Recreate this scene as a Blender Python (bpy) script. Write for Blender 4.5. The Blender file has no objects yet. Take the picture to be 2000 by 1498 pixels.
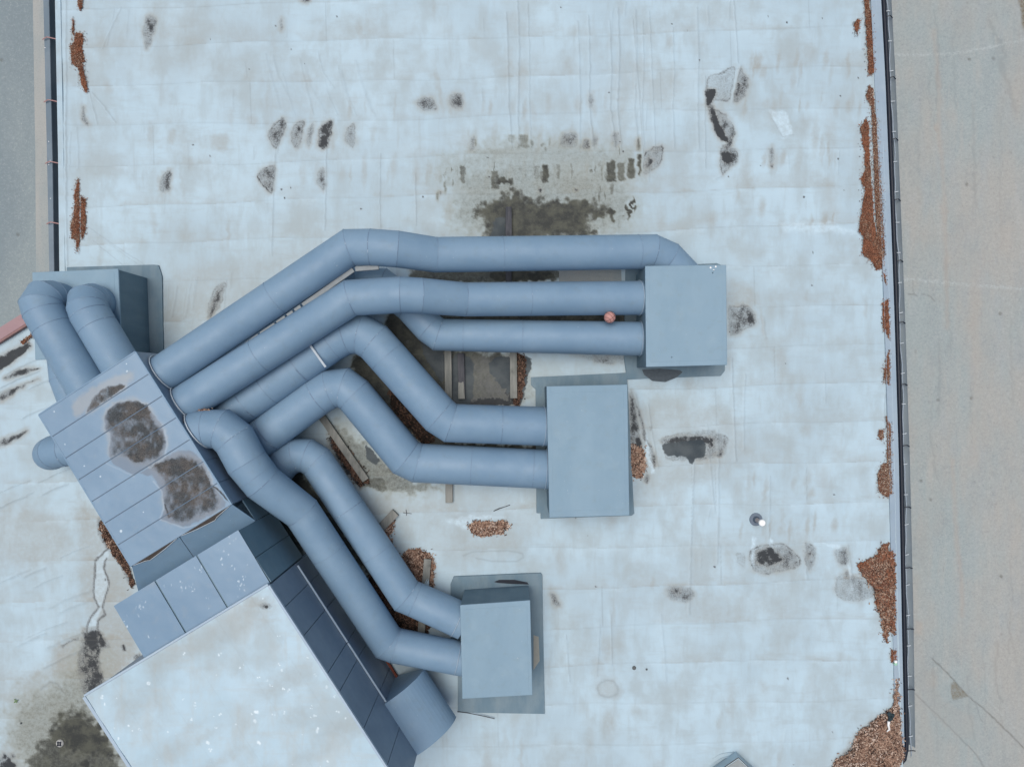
import bpy, math, random
import numpy as np
from mathutils import Vector

# ------------------------------------------------------------ camera, sky, sun, exposure
C = bpy.context.scene
H = 16.0            # drone height above the membrane roof (m)
F = 1387.0          # focal length expressed in photo pixels
COL = C.collection
cam = bpy.data.cameras.new("camera"); cam.sensor_fit = 'HORIZONTAL'; cam.sensor_width = 36
cam.lens = F/2000*36; cam.clip_start = .1; cam.clip_end = 3000
co = bpy.data.objects.new("camera", cam); COL.objects.link(co)
co.location = (0, 0, H); co.rotation_euler = (0, 0, 0); C.camera = co
W = bpy.data.worlds.new("World"); C.world = W; W.use_nodes = True
nt = W.node_tree; bg = nt.nodes['Background']
sky = nt.nodes.new('ShaderNodeTexSky'); sky.sky_type = 'NISHITA'; sky.sun_disc = False
SUN_EL, SUN_AZ = math.radians(80), math.radians(300)
sky.sun_elevation = SUN_EL; sky.sun_rotation = SUN_AZ
sky.air_density = 1.0; sky.dust_density = 4.0; sky.ozone_density = 1.0
nt.links.new(sky.outputs[0], bg.inputs[0]); bg.inputs[1].default_value = .05
sl = bpy.data.lights.new("sun", 'SUN'); sl.energy = 1.5; sl.angle = math.radians(48); sl.color = (1, .985, .965)
so = bpy.data.objects.new("sun", sl); COL.objects.link(so); so.location = (0, 0, 30)
dirv = Vector((math.sin(SUN_AZ)*math.cos(SUN_EL), math.cos(SUN_AZ)*math.cos(SUN_EL), math.sin(SUN_EL)))
so.rotation_euler = dirv.to_track_quat('Z', 'Y').to_euler()
C.view_settings.view_transform = 'Standard'; C.view_settings.look = 'None'
C.view_settings.gamma = 1; C.view_settings.exposure = 0.62
C.render.engine = 'CYCLES'; C.cycles.diffuse_bounces = 3

rnd = random.Random(7); rng = np.random.default_rng(7)

# ------------------------------------------------------------ helpers
def P(u, v, z=0.0):
    k = (H-z)/F
    return Vector(((u-1000)*k, -(v-749)*k, z))

class MB:
    def __init__(s): s.v = []; s.f = []; s.c = None
    def add(s, vs, fs):
        n = len(s.v); s.v += [tuple(p) for p in vs]; s.f += [tuple(i+n for i in f) for f in fs]; return s
    def prism(s, top, z0):
        """vertical prism: top = list of world Vectors (any order), walls drop to z0"""
        a = sum(top[i].x*top[(i+1) % len(top)].y-top[(i+1) % len(top)].x*top[i].y for i in range(len(top)))
        if a < 0: top = top[::-1]
        n = len(top); vs = list(top)+[Vector((p.x, p.y, z0)) for p in top]
        fs = [tuple(range(n)), tuple(range(2*n-1, n-1, -1))]
        for i in range(n):
            j = (i+1) % n; fs.append((j, i, n+i, n+j))
        return s.add(vs, fs)
    def bar(s, a, b, w, h, up=Vector((0, 0, 1))):
        d = (b-a).normalized(); x = d.cross(up).normalized(); y = x.cross(d).normalized()
        vs = []
        for p in (a, b):
            for sx, sy in ((-1, -1), (1, -1), (1, 1), (-1, 1)): vs.append(p+x*sx*w/2+y*sy*h/2)
        return s.add(vs, [(0, 3, 2, 1), (4, 5, 6, 7), (0, 1, 5, 4), (1, 2, 6, 5), (2, 3, 7, 6), (3, 0, 4, 7)])
    def tube(s, pts, r, n=10, cap=True):
        base = len(s.v); k = len(pts)
        for i, p in enumerate(pts):
            d = (pts[min(i+1, k-1)]-pts[max(i-1, 0)]).normalized()
            x = d.cross(Vector((0, 0, 1)))
            if x.length < 1e-4: x = Vector((1, 0, 0))
            x.normalize(); y = x.cross(d)
            rr = r[i] if isinstance(r, (list, tuple)) else r
            for j in range(n):
                a = 2*math.pi*j/n; s.v.append(tuple(p+x*math.cos(a)*rr+y*math.sin(a)*rr))
        for i in range(k-1):
            for j in range(n):
                q = (j+1) % n
                s.f.append((base+i*n+j, base+i*n+q, base+(i+1)*n+q, base+(i+1)*n+j))
        if cap:
            s.f.append(tuple(base+j for j in range(n))[::-1]); s.f.append(tuple(base+(k-1)*n+j for j in range(n)))
        return s
    def cyl(s, c, r0, r1, h, n=24):
        vs = []
        for z, r in ((0, r0), (h, r1)):
            for j in range(n):
                a = 2*math.pi*j/n; vs.append(c+Vector((math.cos(a)*r, math.sin(a)*r, z)))
        fs = [tuple(range(n))[::-1], tuple(range(n, 2*n))]+[(j, (j+1) % n, n+(j+1) % n, n+j) for j in range(n)]
        return s.add(vs, fs)
    def build(s, name, mat, parent=None, smooth=False, bevel=0):
        me = bpy.data.meshes.new(name); me.from_pydata(s.v, [], s.f); me.update()
        return link(name, me, mat, parent, smooth, bevel)

def link(name, me, mat, parent=None, smooth=False, bevel=0):
    o = bpy.data.objects.new(name, me); COL.objects.link(o)
    if mat: me.materials.append(mat)
    if parent: o.parent = parent; o.matrix_parent_inverse = parent.matrix_world.inverted()
    if smooth: me.shade_smooth()
    if bevel:
        m = o.modifiers.new('bevel', 'BEVEL'); m.width = bevel; m.segments = 2; m.limit_method = 'ANGLE'
    return o

def tag(o, label=None, cat=None, group=None, kind=None):
    if label: o['label'] = label
    if cat: o['category'] = cat
    if group: o['group'] = group
    if kind: o['kind'] = kind
    return o

def thing(name, label, cat, loc, group=None):
    o = bpy.data.objects.new(name, None); COL.objects.link(o); o.location = loc; o.empty_display_size = .2
    o.matrix_world.translation = loc
    return tag(o, label, cat, group)

# ------------------------------------------------------------ numpy noise and masks
def vnoise(x, y, seed=0, oct=4):
    r = np.random.default_rng(seed); lat = r.random((256, 256)).astype(np.float32)
    out = 0; amp = .5; tot = 0
    for o in range(oct):
        xs = x*2**o+17.3*o; ys = y*2**o+9.1*o
        xi = np.floor(xs).astype(int); yi = np.floor(ys).astype(int)
        fx = xs-xi; fy = ys-yi; fx = fx*fx*(3-2*fx); fy = fy*fy*(3-2*fy)
        a = lat[xi % 256, yi % 256]; b = lat[(xi+1) % 256, yi % 256]
        c = lat[xi % 256, (yi+1) % 256]; d = lat[(xi+1) % 256, (yi+1) % 256]
        out = out+amp*((a*(1-fx)+b*fx)*(1-fy)+(c*(1-fx)+d*fx)*fy); tot += amp; amp *= .5
    return out/tot

def sdist(u, v, poly):
    """signed distance (positive inside) to a polygon"""
    p = np.array(poly, float); n = len(p)
    d = np.full(u.shape, 1e9); ins = np.zeros(u.shape, bool)
    for i in range(n):
        x0, y0 = p[i]; x1, y1 = p[(i+1) % n]
        ex, ey = x1-x0, y1-y0
        t = np.clip(((u-x0)*ex+(v-y0)*ey)/(ex*ex+ey*ey+1e-9), 0, 1)
        d = np.minimum(d, np.hypot(u-x0-t*ex, v-y0-t*ey))
        c = ((y0 > v) != (y1 > v)) & (u < (x1-x0)*(v-y0)/((y1-y0) if y1 != y0 else 1e-9)+x0)
        ins ^= c
    return np.where(ins, d, -d)

def stepf(x, a, b):
    t = np.clip((x-a)/(b-a), 0, 1); return t*t*(3-2*t)

def chaikin(p, n=1):
    for _ in range(n):
        q = np.roll(p, -1, 0); p = np.stack([p*.82+q*.18, p*.18+q*.82], 1).reshape(-1, 2)
    return p

class Masks:
    def __init__(s, U, V):
        s.U, s.V = U, V
        s.n1 = vnoise(U/9, V/9, 3, 3)-.5; s.n2 = vnoise(U/9, V/9, 4, 3)-.5
        s.n3 = vnoise(U/3.2, V/3.2, 8, 2)-.5
        s.m = {}
    def get(s, k):
        if k not in s.m: s.m[k] = np.zeros(s.U.shape, np.float32)
        return s.m[k]
    def poly(s, key, pts, a=1., soft=3., warp=8., ring=0., mode='max', round_=True):
        pts = np.array(pts, float); pad = 30+soft*2
        if key in ('mold', 'algae_shade', 'beige', 'puddle', 'dark_patch', 'patch') and round_: pts = chaikin(pts)
        sel = (s.U > pts[:, 0].min()-pad) & (s.U < pts[:, 0].max()+pad) & (s.V > pts[:, 1].min()-pad) & (s.V < pts[:, 1].max()+pad)
        if not sel.any(): return
        M = s.get(key)
        uu = s.U[sel]+s.n1[sel]*warp*2; vv = s.V[sel]+s.n2[sel]*warp*2
        d = sdist(uu, vv, pts)+s.n3[sel]*2.
        m = stepf(d, -soft, soft); ring = ring*.8
        val = a*m
        if key == 'mold':
            gx_ = (s.U[sel]-pts[:, 0].min())/max(1, np.ptp(pts[:, 0]))
            val = np.minimum(1.05, val*(.4+1.1*vnoise(s.U[sel]/8, s.V[sel]/11, 55, 3)*(.6+.7*stepf(d, 0, 9))*(.65+.8*np.clip(gx_, 0, 1))))
            hb = s.get('beige'); hb[sel] = np.maximum(hb[sel], min(.65, a)*np.where(d < 2, np.exp(-(d/5.5)**2), .75*m))
        if ring: val = np.maximum(val, ring*np.exp(-((d-1)/1.9)**2)*(.25+1.2*vnoise(s.U[sel]/12, s.V[sel]/12, 71, 2)))
        if mode == 'max': M[sel] = np.maximum(M[sel], val)
        elif mode == 'mul': M[sel] = M[sel]*(1-val)
    def ell(s, key, cx, cy, rx, ry, rot=0, a=1., soft=.4, warp=6., mode='max'):
        R = max(rx, ry)*1.6+15
        sel = (abs(s.U-cx) < R) & (abs(s.V-cy) < R)
        if not sel.any(): return
        M = s.get(key)
        uu = s.U[sel]+s.n1[sel]*warp*2-cx; vv = s.V[sel]+s.n2[sel]*warp*2-cy
        c, q = math.cos(rot), math.sin(rot)
        d = np.hypot((uu*c+vv*q)/rx, (-uu*q+vv*c)/ry)
        val = a*(1-stepf(d, 1-soft, 1+soft))
        if mode == 'max': M[sel] = np.maximum(M[sel], val)
        else: M[sel] = M[sel]+val
    def line(s, key, pts, w=1.2, a=1., warp=2., mode='max'):
        M = s.get(key)
        for (x0, y0), (x1, y1) in zip(pts[:-1], pts[1:]):
            pad = w*4+6
            sel = (s.U > min(x0, x1)-pad) & (s.U < max(x0, x1)+pad) & (s.V > min(y0, y1)-pad) & (s.V < max(y0, y1)+pad)
            if not sel.any(): continue
            uu = s.U[sel]+s.n1[sel]*warp*2; vv = s.V[sel]+s.n2[sel]*warp*2
            ex, ey = x1-x0, y1-y0
            t = np.clip(((uu-x0)*ex+(vv-y0)*ey)/(ex*ex+ey*ey+1e-9), 0, 1)
            d = np.hypot(uu-x0-t*ex, vv-y0-t*ey)
            val = a*np.exp(-(d/w)**2)
            M[sel] = np.maximum(M[sel], val) if mode == 'max' else M[sel]+val

def grid_mesh(name, X, Y, Z, attrs, mat, parent=None, smooth=True, flip=False):
    ny, nx = X.shape
    me = bpy.data.meshes.new(name)
    co_ = np.stack([X, Y, Z], -1).reshape(-1, 3).astype(np.float32)
    idx = np.arange(ny*nx).reshape(ny, nx)
    a, b, c, d = idx[:-1, :-1], idx[:-1, 1:], idx[1:, 1:], idx[1:, :-1]
    q = np.stack([a, d, c, b] if not flip else [a, b, c, d], -1).reshape(-1, 4)
    me.vertices.add(ny*nx); me.vertices.foreach_set('co', co_.ravel())
    me.loops.add(q.size); me.loops.foreach_set('vertex_index', q.ravel().astype(np.int32))
    me.polygons.add(len(q)); me.polygons.foreach_set('loop_start', np.arange(0, q.size, 4, dtype=np.int32))
    try: me.polygons.foreach_set('loop_total', np.full(len(q), 4, dtype=np.int32))
    except Exception: pass
    me.update(calc_edges=True); me.validate()
    for k, chans in attrs.items():
        at = me.color_attributes.new(k, 'FLOAT_COLOR', 'POINT')
        buf = np.ones((ny*nx, 4), np.float32)
        for i, ch in enumerate(chans):
            if ch is not None: buf[:, i] = ch.ravel()
            else: buf[:, i] = 0
        at.data.foreach_set('color', buf.ravel())
    return link(name, me, mat, parent, smooth)

# ------------------------------------------------------------ node materials
class NM:
    def __init__(s, name, rough=.6, spec=.3, metal=0.):
        s.m = bpy.data.materials.new(name); s.m.use_nodes = True; s.t = s.m.node_tree
        s.b = s.t.nodes['Principled BSDF']; s.b.inputs['Roughness'].default_value = rough
        s.b.inputs['Specular IOR Level'].default_value = spec; s.b.inputs['Metallic'].default_value = metal
        s.tc = s.t.nodes.new('ShaderNodeTexCoord')
        s.geo = s.t.nodes.new('ShaderNodeNewGeometry')
    def lk(s, a, b): s.t.links.new(a, b)
    def noise(s, scale, detail=4, rough=.55, stretch=None, dist=0):
        n = s.t.nodes.new('ShaderNodeTexNoise'); n.inputs['Scale'].default_value = scale
        n.inputs['Detail'].default_value = detail; n.inputs['Roughness'].default_value = rough
        n.inputs['Distortion'].default_value = dist
        src = s.geo.outputs['Position']
        if stretch:
            mp = s.t.nodes.new('ShaderNodeMapping'); mp.inputs['Scale'].default_value = stretch
            if len(stretch) > 3: pass
            s.lk(src, mp.inputs['Vector']); src = mp.outputs[0]
        s.lk(src, n.inputs['Vector']); return n.outputs['Fac']
    def math(s, op, a, b=None, clamp=False):
        n = s.t.nodes.new('ShaderNodeMath'); n.operation = op; n.use_clamp = clamp
        for i, x in enumerate((a, b)):
            if x is None: continue
            if isinstance(x, (int, float)): n.inputs[i].default_value = x
            else: s.lk(x, n.inputs[i])
        return n.outputs[0]
    def ss(s, x, a, b, lo=0., hi=1.):
        n = s.t.nodes.new('ShaderNodeMapRange'); n.interpolation_type = 'SMOOTHSTEP'
        n.inputs['From Min'].default_value = a; n.inputs['From Max'].default_value = b
        n.inputs['To Min'].default_value = lo; n.inputs['To Max'].default_value = hi
        s.lk(x, n.inputs['Value']); return n.outputs[0]
    def mix(s, f, a, b, blend='MIX'):
        n = s.t.nodes.new('ShaderNodeMix'); n.data_type = 'RGBA'; n.blend_type = blend
        for i, x in ((0, f), (6, a), (7, b)):
            if isinstance(x, (int, float)): n.inputs[i].default_value = x
            elif isinstance(x, tuple): n.inputs[i].default_value = (*x, 1) if len(x) == 3 else x
            else: s.lk(x, n.inputs[i])
        return n.outputs[2]
    def attr(s, name):
        n = s.t.nodes.new('ShaderNodeAttribute'); n.attribute_name = name
        q = s.t.nodes.new('ShaderNodeSeparateColor'); s.lk(n.outputs['Color'], q.inputs[0])
        return q.outputs, n.outputs['Color'], n.outputs['Alpha']
    def col(s, c): s.lk(c, s.b.inputs['Base Color']) if not isinstance(c, tuple) else setattr(s.b.inputs['Base Color'], 'default_value', (*c, 1)); return s
    def rough(s, c): s.lk(c, s.b.inputs['Roughness']); return s
    def bump(s, h, strength=.3, dist=.01):
        n = s.t.nodes.new('ShaderNodeBump'); n.inputs['Strength'].default_value = strength
        n.inputs['Distance'].default_value = dist; s.lk(h, n.inputs['Height']); s.lk(n.outputs[0], s.b.inputs['Normal']); return s

def painted(name, c1, c2, rough=.38, spec=.4, specks=True, streak=(1, 1, 1), scale=1.2):
    m = NM(name, rough, spec)
    c = m.mix(m.ss(m.noise(scale, 5, .6, streak), .35, .65), c1, c2)
    c = m.mix(m.ss(m.noise(1.6, 6, .65), .52, .72, 0, .22), c, (min(1, c2[0]*1.35), min(1, c2[1]*1.22), min(1, c2[2]*1.12)))
    dirt = m.ss(m.noise(5, 6, .7), .5, .75, 0, .3)
    c = m.mix(dirt, c, (c1[0]*.75+.05, c1[1]*.72+.04, c1[2]*.62+.03))
    if specks:
        f = m.ss(m.noise(22, 3, .75), .69, .73)
        f = m.math('MULTIPLY', f, m.ss(m.noise(2.3, 2), .45, .58))
        c = m.mix(m.math('MULTIPLY', f, .65), c, (.62, .68, .7))
    m.col(c); m.rough(m.ss(m.noise(3, 4), .3, .7, rough-.06, rough+.12))
    m.bump(m.noise(2.5, 3), .12, .01)
    return m.m
DUCT = (.18, .287, .398); DUCT2 = (.205, .315, .425)
m_duct = painted('duct_paint', DUCT, DUCT2, .5, .35)
m_seam = painted('seam_metal', (.10, .155, .225), (.13, .19, .26), .5, .3, False)
def lipmat():
    m = NM('joint_lip', .5, .35)
    c = m.mix(m.ss(m.noise(2.5, 3), .42, .58), (.15, .225, .315), (.195, .29, .395)); c = m.mix(m.ss(m.noise(13, 4, .7), .58, .66, 0, .6), c, (.42, .52, .6)); m.col(c); return m.m
m_lip = lipmat()
m_box = painted('box_paint', (.222, .333, .415), (.243, .358, .44), .55, .25, True, (1, .4, 1))
m_flash = painted('flashing_felt', (.15, .225, .275), (.2, .27, .31), .8, .15, False, (1, .3, 1), 4)
m_wall = painted('wall_sheet', (.185, .255, .34), (.215, .29, .375), .4, .4, False)
m_wallteal = painted('wall_sheet_teal', (.14, .235, .3), (.165, .265, .33), .4, .4, False)
m_gut = painted('gutter_zinc', (.15, .2, .24), (.2, .25, .29), .45, .4, True)
m_eave = painted('eave_flashing', (.33, .42, .5), (.37, .46, .53), .5, .3, False)
m_pink = painted('pink_fascia', (.36, .24, .25), (.4, .28, .28), .6, .2, False)
m_trim = painted('light_trim', (.36, .46, .56), (.42, .52, .6), .5, .3, False)
def plain(name, c, rough=.6, spec=.3, var=.25, scale=8):
    m = NM(name, rough, spec)
    m.col(m.mix(m.noise(scale, 5, .6), tuple(x*(1-var) for x in c), tuple(min(1, x*(1+var)) for x in c))); return m.m
m_black = plain('black_rubber', (.012, .017, .028), .45)
m_cable = plain('grey_cable', (.3, .36, .42), .4)
m_white = plain('white_plastic', (.88, .88, .86), .4, .4, .03)
m_clip = plain('steel_clip', (.5, .55, .58), .4)
m_copper = plain('copper_strap', (.36, .2, .19), .5)
m_seal = plain('pale_sealant', (.5, .56, .6), .7)
m_dkbrown = plain('dark_brown', (.09, .075, .065), .9)
m_rust = plain('rusty_steel', (.16, .05, .035), .8, .2, .4)
m_body = plain('facade_render', (.35, .36, .37), .9)
m_dirtmat = plain('mulch_base', (.055, .032, .024), .95, .1, .4, 30)
m_ball = plain('ball_rubber', (.52, .27, .235), .55, .3, .08, 40)
m_ballseam = plain('ball_groove', (.06, .035, .035), .6)
m_green = plain('green_leaf', (.12, .2, .06), .6)
m_mint = plain('mint_plastic', (.35, .62, .45), .4)
m_rag = plain('dark_rag', (.05, .075, .085), .9, .1, .5, 25)
m_foil = plain('crumpled_foil', (.4, .5, .55), .25, .5, .3, 20)
# wood
def wood(name, c1, c2):
    m = NM(name, .85, .15)
    g = m.noise(9, 6, .65, (1, .12, 1)); c = m.mix(m.ss(g, .3, .7), c1, c2)
    c = m.mix(m.ss(m.noise(3, 4), .55, .75, 0, .6), c, (c1[0]*.5, c1[1]*.52, c1[2]*.5))
    m.col(c).bump(g, .4, .01); return m.m
m_wood = wood('weathered_wood', (.17, .178, .165), (.29, .29, .265))
m_wood2 = wood('wet_wood', (.055, .06, .07), (.1, .1, .11))
# litter chips: colour comes from each chip
def mulch():
    m = NM('mulch_chips', .85, .15)
    o, c, a = m.attr('chip'); m.col(c); return m.m
m_mulch = mulch()
# membrane with stains, plus painted gap and crease shade
def membrane(name, base1, base2, bright=(.6, .76, .85), beige=(.37, .44, .46)):
    m = NM(name, .62, .28)
    A, _, _ = m.attr('stain'); B, _, _ = m.attr('stain2')
    n_lo = m.noise(.35, 4, .55); n_mid = m.noise(2.2, 5, .6, (1, .45, 1)); n_f = m.noise(30, 7, .78); n_g = m.noise(11, 6, .7)
    n_h = m.noise(3.0, 5, .65, (.35, 1.6, 1))
    X = lambda n, k: m.math('ADD', m.math('MULTIPLY', m.math('SUBTRACT', n, .5), k), .5)
    nf_, ng_ = X(n_f, 2.6), X(n_g, 1.8)
    c = m.mix(m.ss(n_lo, .38, .62), base1, base2)
    n_v = m.noise(4.5, 5, .62, (1, .16, 1)); n_w = m.noise(4.5, 5, .62, (.2, 1, 1))
    c = m.mix(m.ss(n_v, .52, .72, 0, .32), c, (.49, .66, .75))
    c = m.mix(m.ss(n_v, .3, .46, .35, 0), c, beige)
    c = m.mix(m.ss(n_w, .3, .44, .25, 0), c, beige)
    c = m.mix(m.ss(n_mid, .44, .68, 0, .5), c, beige)
    c = m.mix(m.ss(m.noise(.9, 5, .6), .46, .68, 0, .55), c, (.365, .425, .435))
    c = m.mix(m.ss(n_h, .5, .75, 0, .4), c, beige)
    c = m.mix(m.ss(n_g, .60, .8, 0, .16), c, (.36, .36, .35))
    f = m.math('MULTIPLY', A[2], m.ss(n_g, .2, .65, .55, 1.)); c = m.mix(f, c, (.335, .335, .30))
    c = m.mix(m.math('MULTIPLY', B[1], m.ss(X(n_g, 2.0), .2, .8, .35, .95)), c, bright)
    g = m.math('ADD', m.math('MULTIPLY', A[1], .95), m.math('MULTIPLY', X(n_g, 2.2), .2)); g = m.math('ADD', g, m.math('MULTIPLY', nf_, .2))
    gate = m.ss(A[1], .02, .15)
    gs = m.math('ADD', A[1], m.math('MULTIPLY', m.math('SUBTRACT', ng_, .5), m.ss(A[1], 0, .35, 0, .13)))
    c = m.mix(m.ss(gs, .0, .45, 0, .6), c, (.30, .315, .265)); c = m.mix(m.ss(gs, .22, .75, 0, .8), c, (.13, .13, .1))
    gd = m.mix(m.ss(m.noise(2.6, 5, .65), .4, .62), (.026, .029, .027), (.075, .078, .06))
    c = m.mix(m.math('MULTIPLY', gate, m.ss(g, .5, .98, 0, .95)), c, gd)
    sp = m.math('MULTIPLY', m.ss(A[1], .3, .6), m.ss(X(n_f, 2.4), .72, .95, 0, .55)); c = m.mix(sp, c, (.3, .31, .25))
    k = m.math('ADD', m.math('MULTIPLY', A[0], .9), m.math('MULTIPLY', m.math('SUBTRACT', nf_, .5), .55))
    gk = m.ss(A[0], .03, .2)
    c = m.mix(m.math('MULTIPLY', gk, m.ss(k, .05, .6, .1, .66)), c, (.15, .155, .155))
    c = m.mix(m.math('MULTIPLY', gk, m.ss(k, .42, .78, 0, .94)), c, (.025, .029, .033))
    pb = m.math('ADD', B[0], m.math('MULTIPLY', m.math('SUBTRACT', nf_, .5), .35)); c = m.mix(m.ss(pb, .3, .85, 0, .94), c, m.mix(m.ss(m.noise(2.5, 4), .35, .65), (.042, .056, .066), (.075, .09, .097)))
    c = m.mix(m.math('MULTIPLY', B[2], .5), c, (.15, .16, .16))
    m.col(c); m.rough(m.ss(B[0], .45, .6, .62, .5)); m.lk(m.ss(B[0], .45, .6, .28, .12), m.b.inputs['Specular IOR Level'])
    m.bump(m.math('ADD', n_g, m.math('MULTIPLY', n_f, .5)), .12, .01)
    return m.m
m_memb = membrane('roof_membrane', (.42, .54, .605), (.475, .615, .69))
m_memb2 = membrane('penthouse_membrane', (.43, .57, .645), (.485, .635, .72), (.76, .86, .9), (.45, .49, .48))
# sheet metal with puddle silt + droppings
def sheetmetal():
    m = NM('sheet_metal_roof', .34, .45)
    A, _, _ = m.attr('stain'); B, _, _ = m.attr('stain2')
    n_f = m.noise(28, 7, .75); n_g = m.noise(6, 5, .65); n_b = m.noise(45, 4, .7, (1, 1, 1), 1.5)
    c = m.mix(m.ss(m.noise(.8, 4), .35, .65), (.165, .27, .38), (.188, .298, .41))
    c = m.mix(m.ss(n_g, .5, .8, 0, .2), c, (.3, .34, .36))
    c = m.mix(m.math('MULTIPLY', A[2], .75), c, (.36, .36, .34))      # dry silt
    c = m.mix(m.math('MULTIPLY', B[0], .85), c, (.128, .165, .215))      # damp film
    nf_ = m.math('ADD', m.math('MULTIPLY', m.math('SUBTRACT', n_f, .5), 2.4), .5)
    k = m.math('ADD', m.math('MULTIPLY', A[0], .9), m.math('MULTIPLY', m.math('SUBTRACT', nf_, .5), .4))
    s_ = m.mix(m.ss(m.noise(2.2, 5, .7), .38, .62), (.06, .068, .072), (.115, .102, .09))
    gk = m.ss(A[0], .03, .2)
    c = m.mix(m.math('MULTIPLY', gk, m.ss(k, .02, .85, 0, .95)), c, s_)
    c = m.mix(m.math('MULTIPLY', m.math('MULTIPLY', gk, m.ss(k, .5, .95)), m.ss(n_b, .46, .6, 0, .8)), c, (.018, .018, .018))
    c = m.mix(m.math('MULTIPLY', m.ss(B[1], .25, .85), m.ss(nf_, .2, .8, .4, .95)), c, (.6, .72, .77))
    c = m.mix(m.ss(B[1], .02, .3, 0, .18), c, (.42, .52, .6))
    c = m.mix(m.math('MULTIPLY', B[2], .5), c, (.33, .41, .48))        # tide line
    m.col(c); m.rough(m.ss(A[0], .2, .8, .36, .85)); m.bump(n_g, .06, .01)
    return m.m
m_sheet = sheetmetal()
# ground
def groundmat():
    m = NM('asphalt', .9, .15)
    A, _, _ = m.attr('stain'); B, _, _ = m.attr('stain2')
    n_f = m.noise(17, 6, .9); n_g = m.noise(3, 5, .6, (1, .3, 1)); n_l = m.noise(.45, 4, .6, (1, .35, 1))
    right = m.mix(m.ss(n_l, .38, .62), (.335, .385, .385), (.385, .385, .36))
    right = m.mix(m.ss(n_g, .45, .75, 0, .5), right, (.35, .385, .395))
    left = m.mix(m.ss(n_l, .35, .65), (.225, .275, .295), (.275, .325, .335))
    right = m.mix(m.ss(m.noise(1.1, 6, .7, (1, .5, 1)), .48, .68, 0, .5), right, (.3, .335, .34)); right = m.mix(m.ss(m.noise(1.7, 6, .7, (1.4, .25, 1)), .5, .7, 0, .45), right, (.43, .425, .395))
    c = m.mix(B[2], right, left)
    c = m.mix(m.ss(n_f, .36, .5, .42, 0), c, (.2, .215, .22))
    c = m.mix(m.ss(n_f, .52, .66, 0, .4), c, (.58, .59, .57))
    c = m.mix(m.math('MULTIPLY', A[0], m.ss(n_f, .38, .6, .25, .85)), c, (.1, .095, .08))      # cracks
    c = m.mix(m.math('MULTIPLY', A[1], m.ss(n_f, .44, .6, .1, .8)), c, (.5, .55, .55))       # chalk
    c = m.mix(m.math('MULTIPLY', A[2], .45), c, (.43, .34, .27))       # rusty dirt
    c = m.mix(m.math('MULTIPLY', B[0], .4), c, (.3, .355, .36))
    c = m.mix(m.math('MULTIPLY', B[1], m.ss(n_f, .4, .58, .25, .9)), c, (.16, .125, .07))
    m.col(c).bump(n_f, .5, .02); return m.m
m_ground = groundmat()
def concrete():
    m = NM('concrete', .9, .15)
    n_f = m.noise(36, 5, .75)
    c = m.mix(m.ss(m.noise(.8, 4, .6, (1, .3, 1)), .35, .65), (.31, .355, .36), (.40, .405, .385))
    c = m.mix(m.ss(n_f, .3, .5, .4, 0), c, (.15, .155, .15)); c = m.mix(m.ss(n_f, .58, .75, 0, .5), c, (.5, .5, .47))
    m.col(c).bump(n_f, .5, .02); return m.m
m_conc = concrete()

# ------------------------------------------------------------ ground, 4.5 m below the roof
ZG = -4.5
def lines(*segs):
    out = []
    for a, b, st in segs: out += list(np.arange(a, b, st))
    return np.array(out, float)
gu = np.concatenate([[-60000, -20000, -5000, -1500, -500, -100], lines((-20, 110, 2.5)), [140, 400, 1000, 1500, 1700], lines((1715, 2012, 2.2)), [2060, 2300, 3500, 8000, 22000, 62000]])
gv = np.concatenate([[-60000, -20000, -5000, -1500, -400, -80], lines((-10, 1510, 2.5)), [1560, 1900, 3000, 8000, 22000, 60000]])
GU, GV = np.meshgrid(gu, gv)
M = Masks(GU, GV)
M.line('chalk', [(1745, 107), (1825, 108), (1880, 103), (1950, 90), (2010, 75)], 2.2, .9)
M.line('chalk', [(1765, 546), (1820, 550), (1900, 557), (2010, 566)], 3.2, .9)
M.line('chalk', [(1845, 1090), (1990, 1075)], 2, .3)
M.line('chalk', [(1905, 1340), (2000, 1440)], 1.5, .3)
for k, pts in enumerate([[(1823, 60), (1830, 130), (1836, 200), (1834, 260), (1842, 330), (1845, 420), (1848, 520), (1850, 640)],
                         [(1860, 900), (1868, 1050), (1877, 1120), (1880, 1200)], [(1905, 500), (1905, 760), (1900, 900)]]):
    M.line('rust', pts, 5 if k < 2 else 12, .6 if k < 2 else .35, 3)
M.ell('rust', 1831, 250, 7, 14, 0, .7); M.ell('rust', 1845, 420, 8, 22, 0, .6)
for i in range(26):
    M.ell('rust', rnd.uniform(1790, 1990), rnd.uniform(0, 1498), rnd.uniform(3, 22), rnd.uniform(6, 70), 0, rnd.uniform(.1, .3), .7)
M.line('crack', [(1821, 1285), (1860, 1325), (1890, 1358), (1920, 1383), (1960, 1420), (2010, 1470)], 1.4, .9)
M.line('crack', [(1788, 1355), (1820, 1385), (1860, 1425), (1900, 1465), (1925, 1500)], 1.4, .6)
M.line('crack', [(1890, 1358), (1870, 1365), (1850, 1372), (1838, 1380)], 1, .5)
M.line('crack', [(1904, 1370), (1912, 1395), (1920, 1410)], 1.2, .5)
M.line('crack', [(1773, 575), (1789, 576)], 1.3, .7); M.line('crack', [(1783, 548), (1784, 576)], .9, .4); M.line('crack', [(1801, 575), (1812, 576), (1825, 588)], 1.1, .6)
M.line('crack', [(1843, 1115), (1846, 1095)], .8, .4)
M.poly('dark_patch', [(1856, 1335), (1862, 1328), (1878, 1345), (1892, 1358), (1875, 1362), (1860, 1367), (1857, 1350)], .8, 2, 3)  # soil by the crack
M.poly('patch', [(1790, 1355), (1850, 1330), (1905, 1370), (1925, 1430), (1900, 1465), (1850, 1420)], .6, 3, 6)
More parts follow.
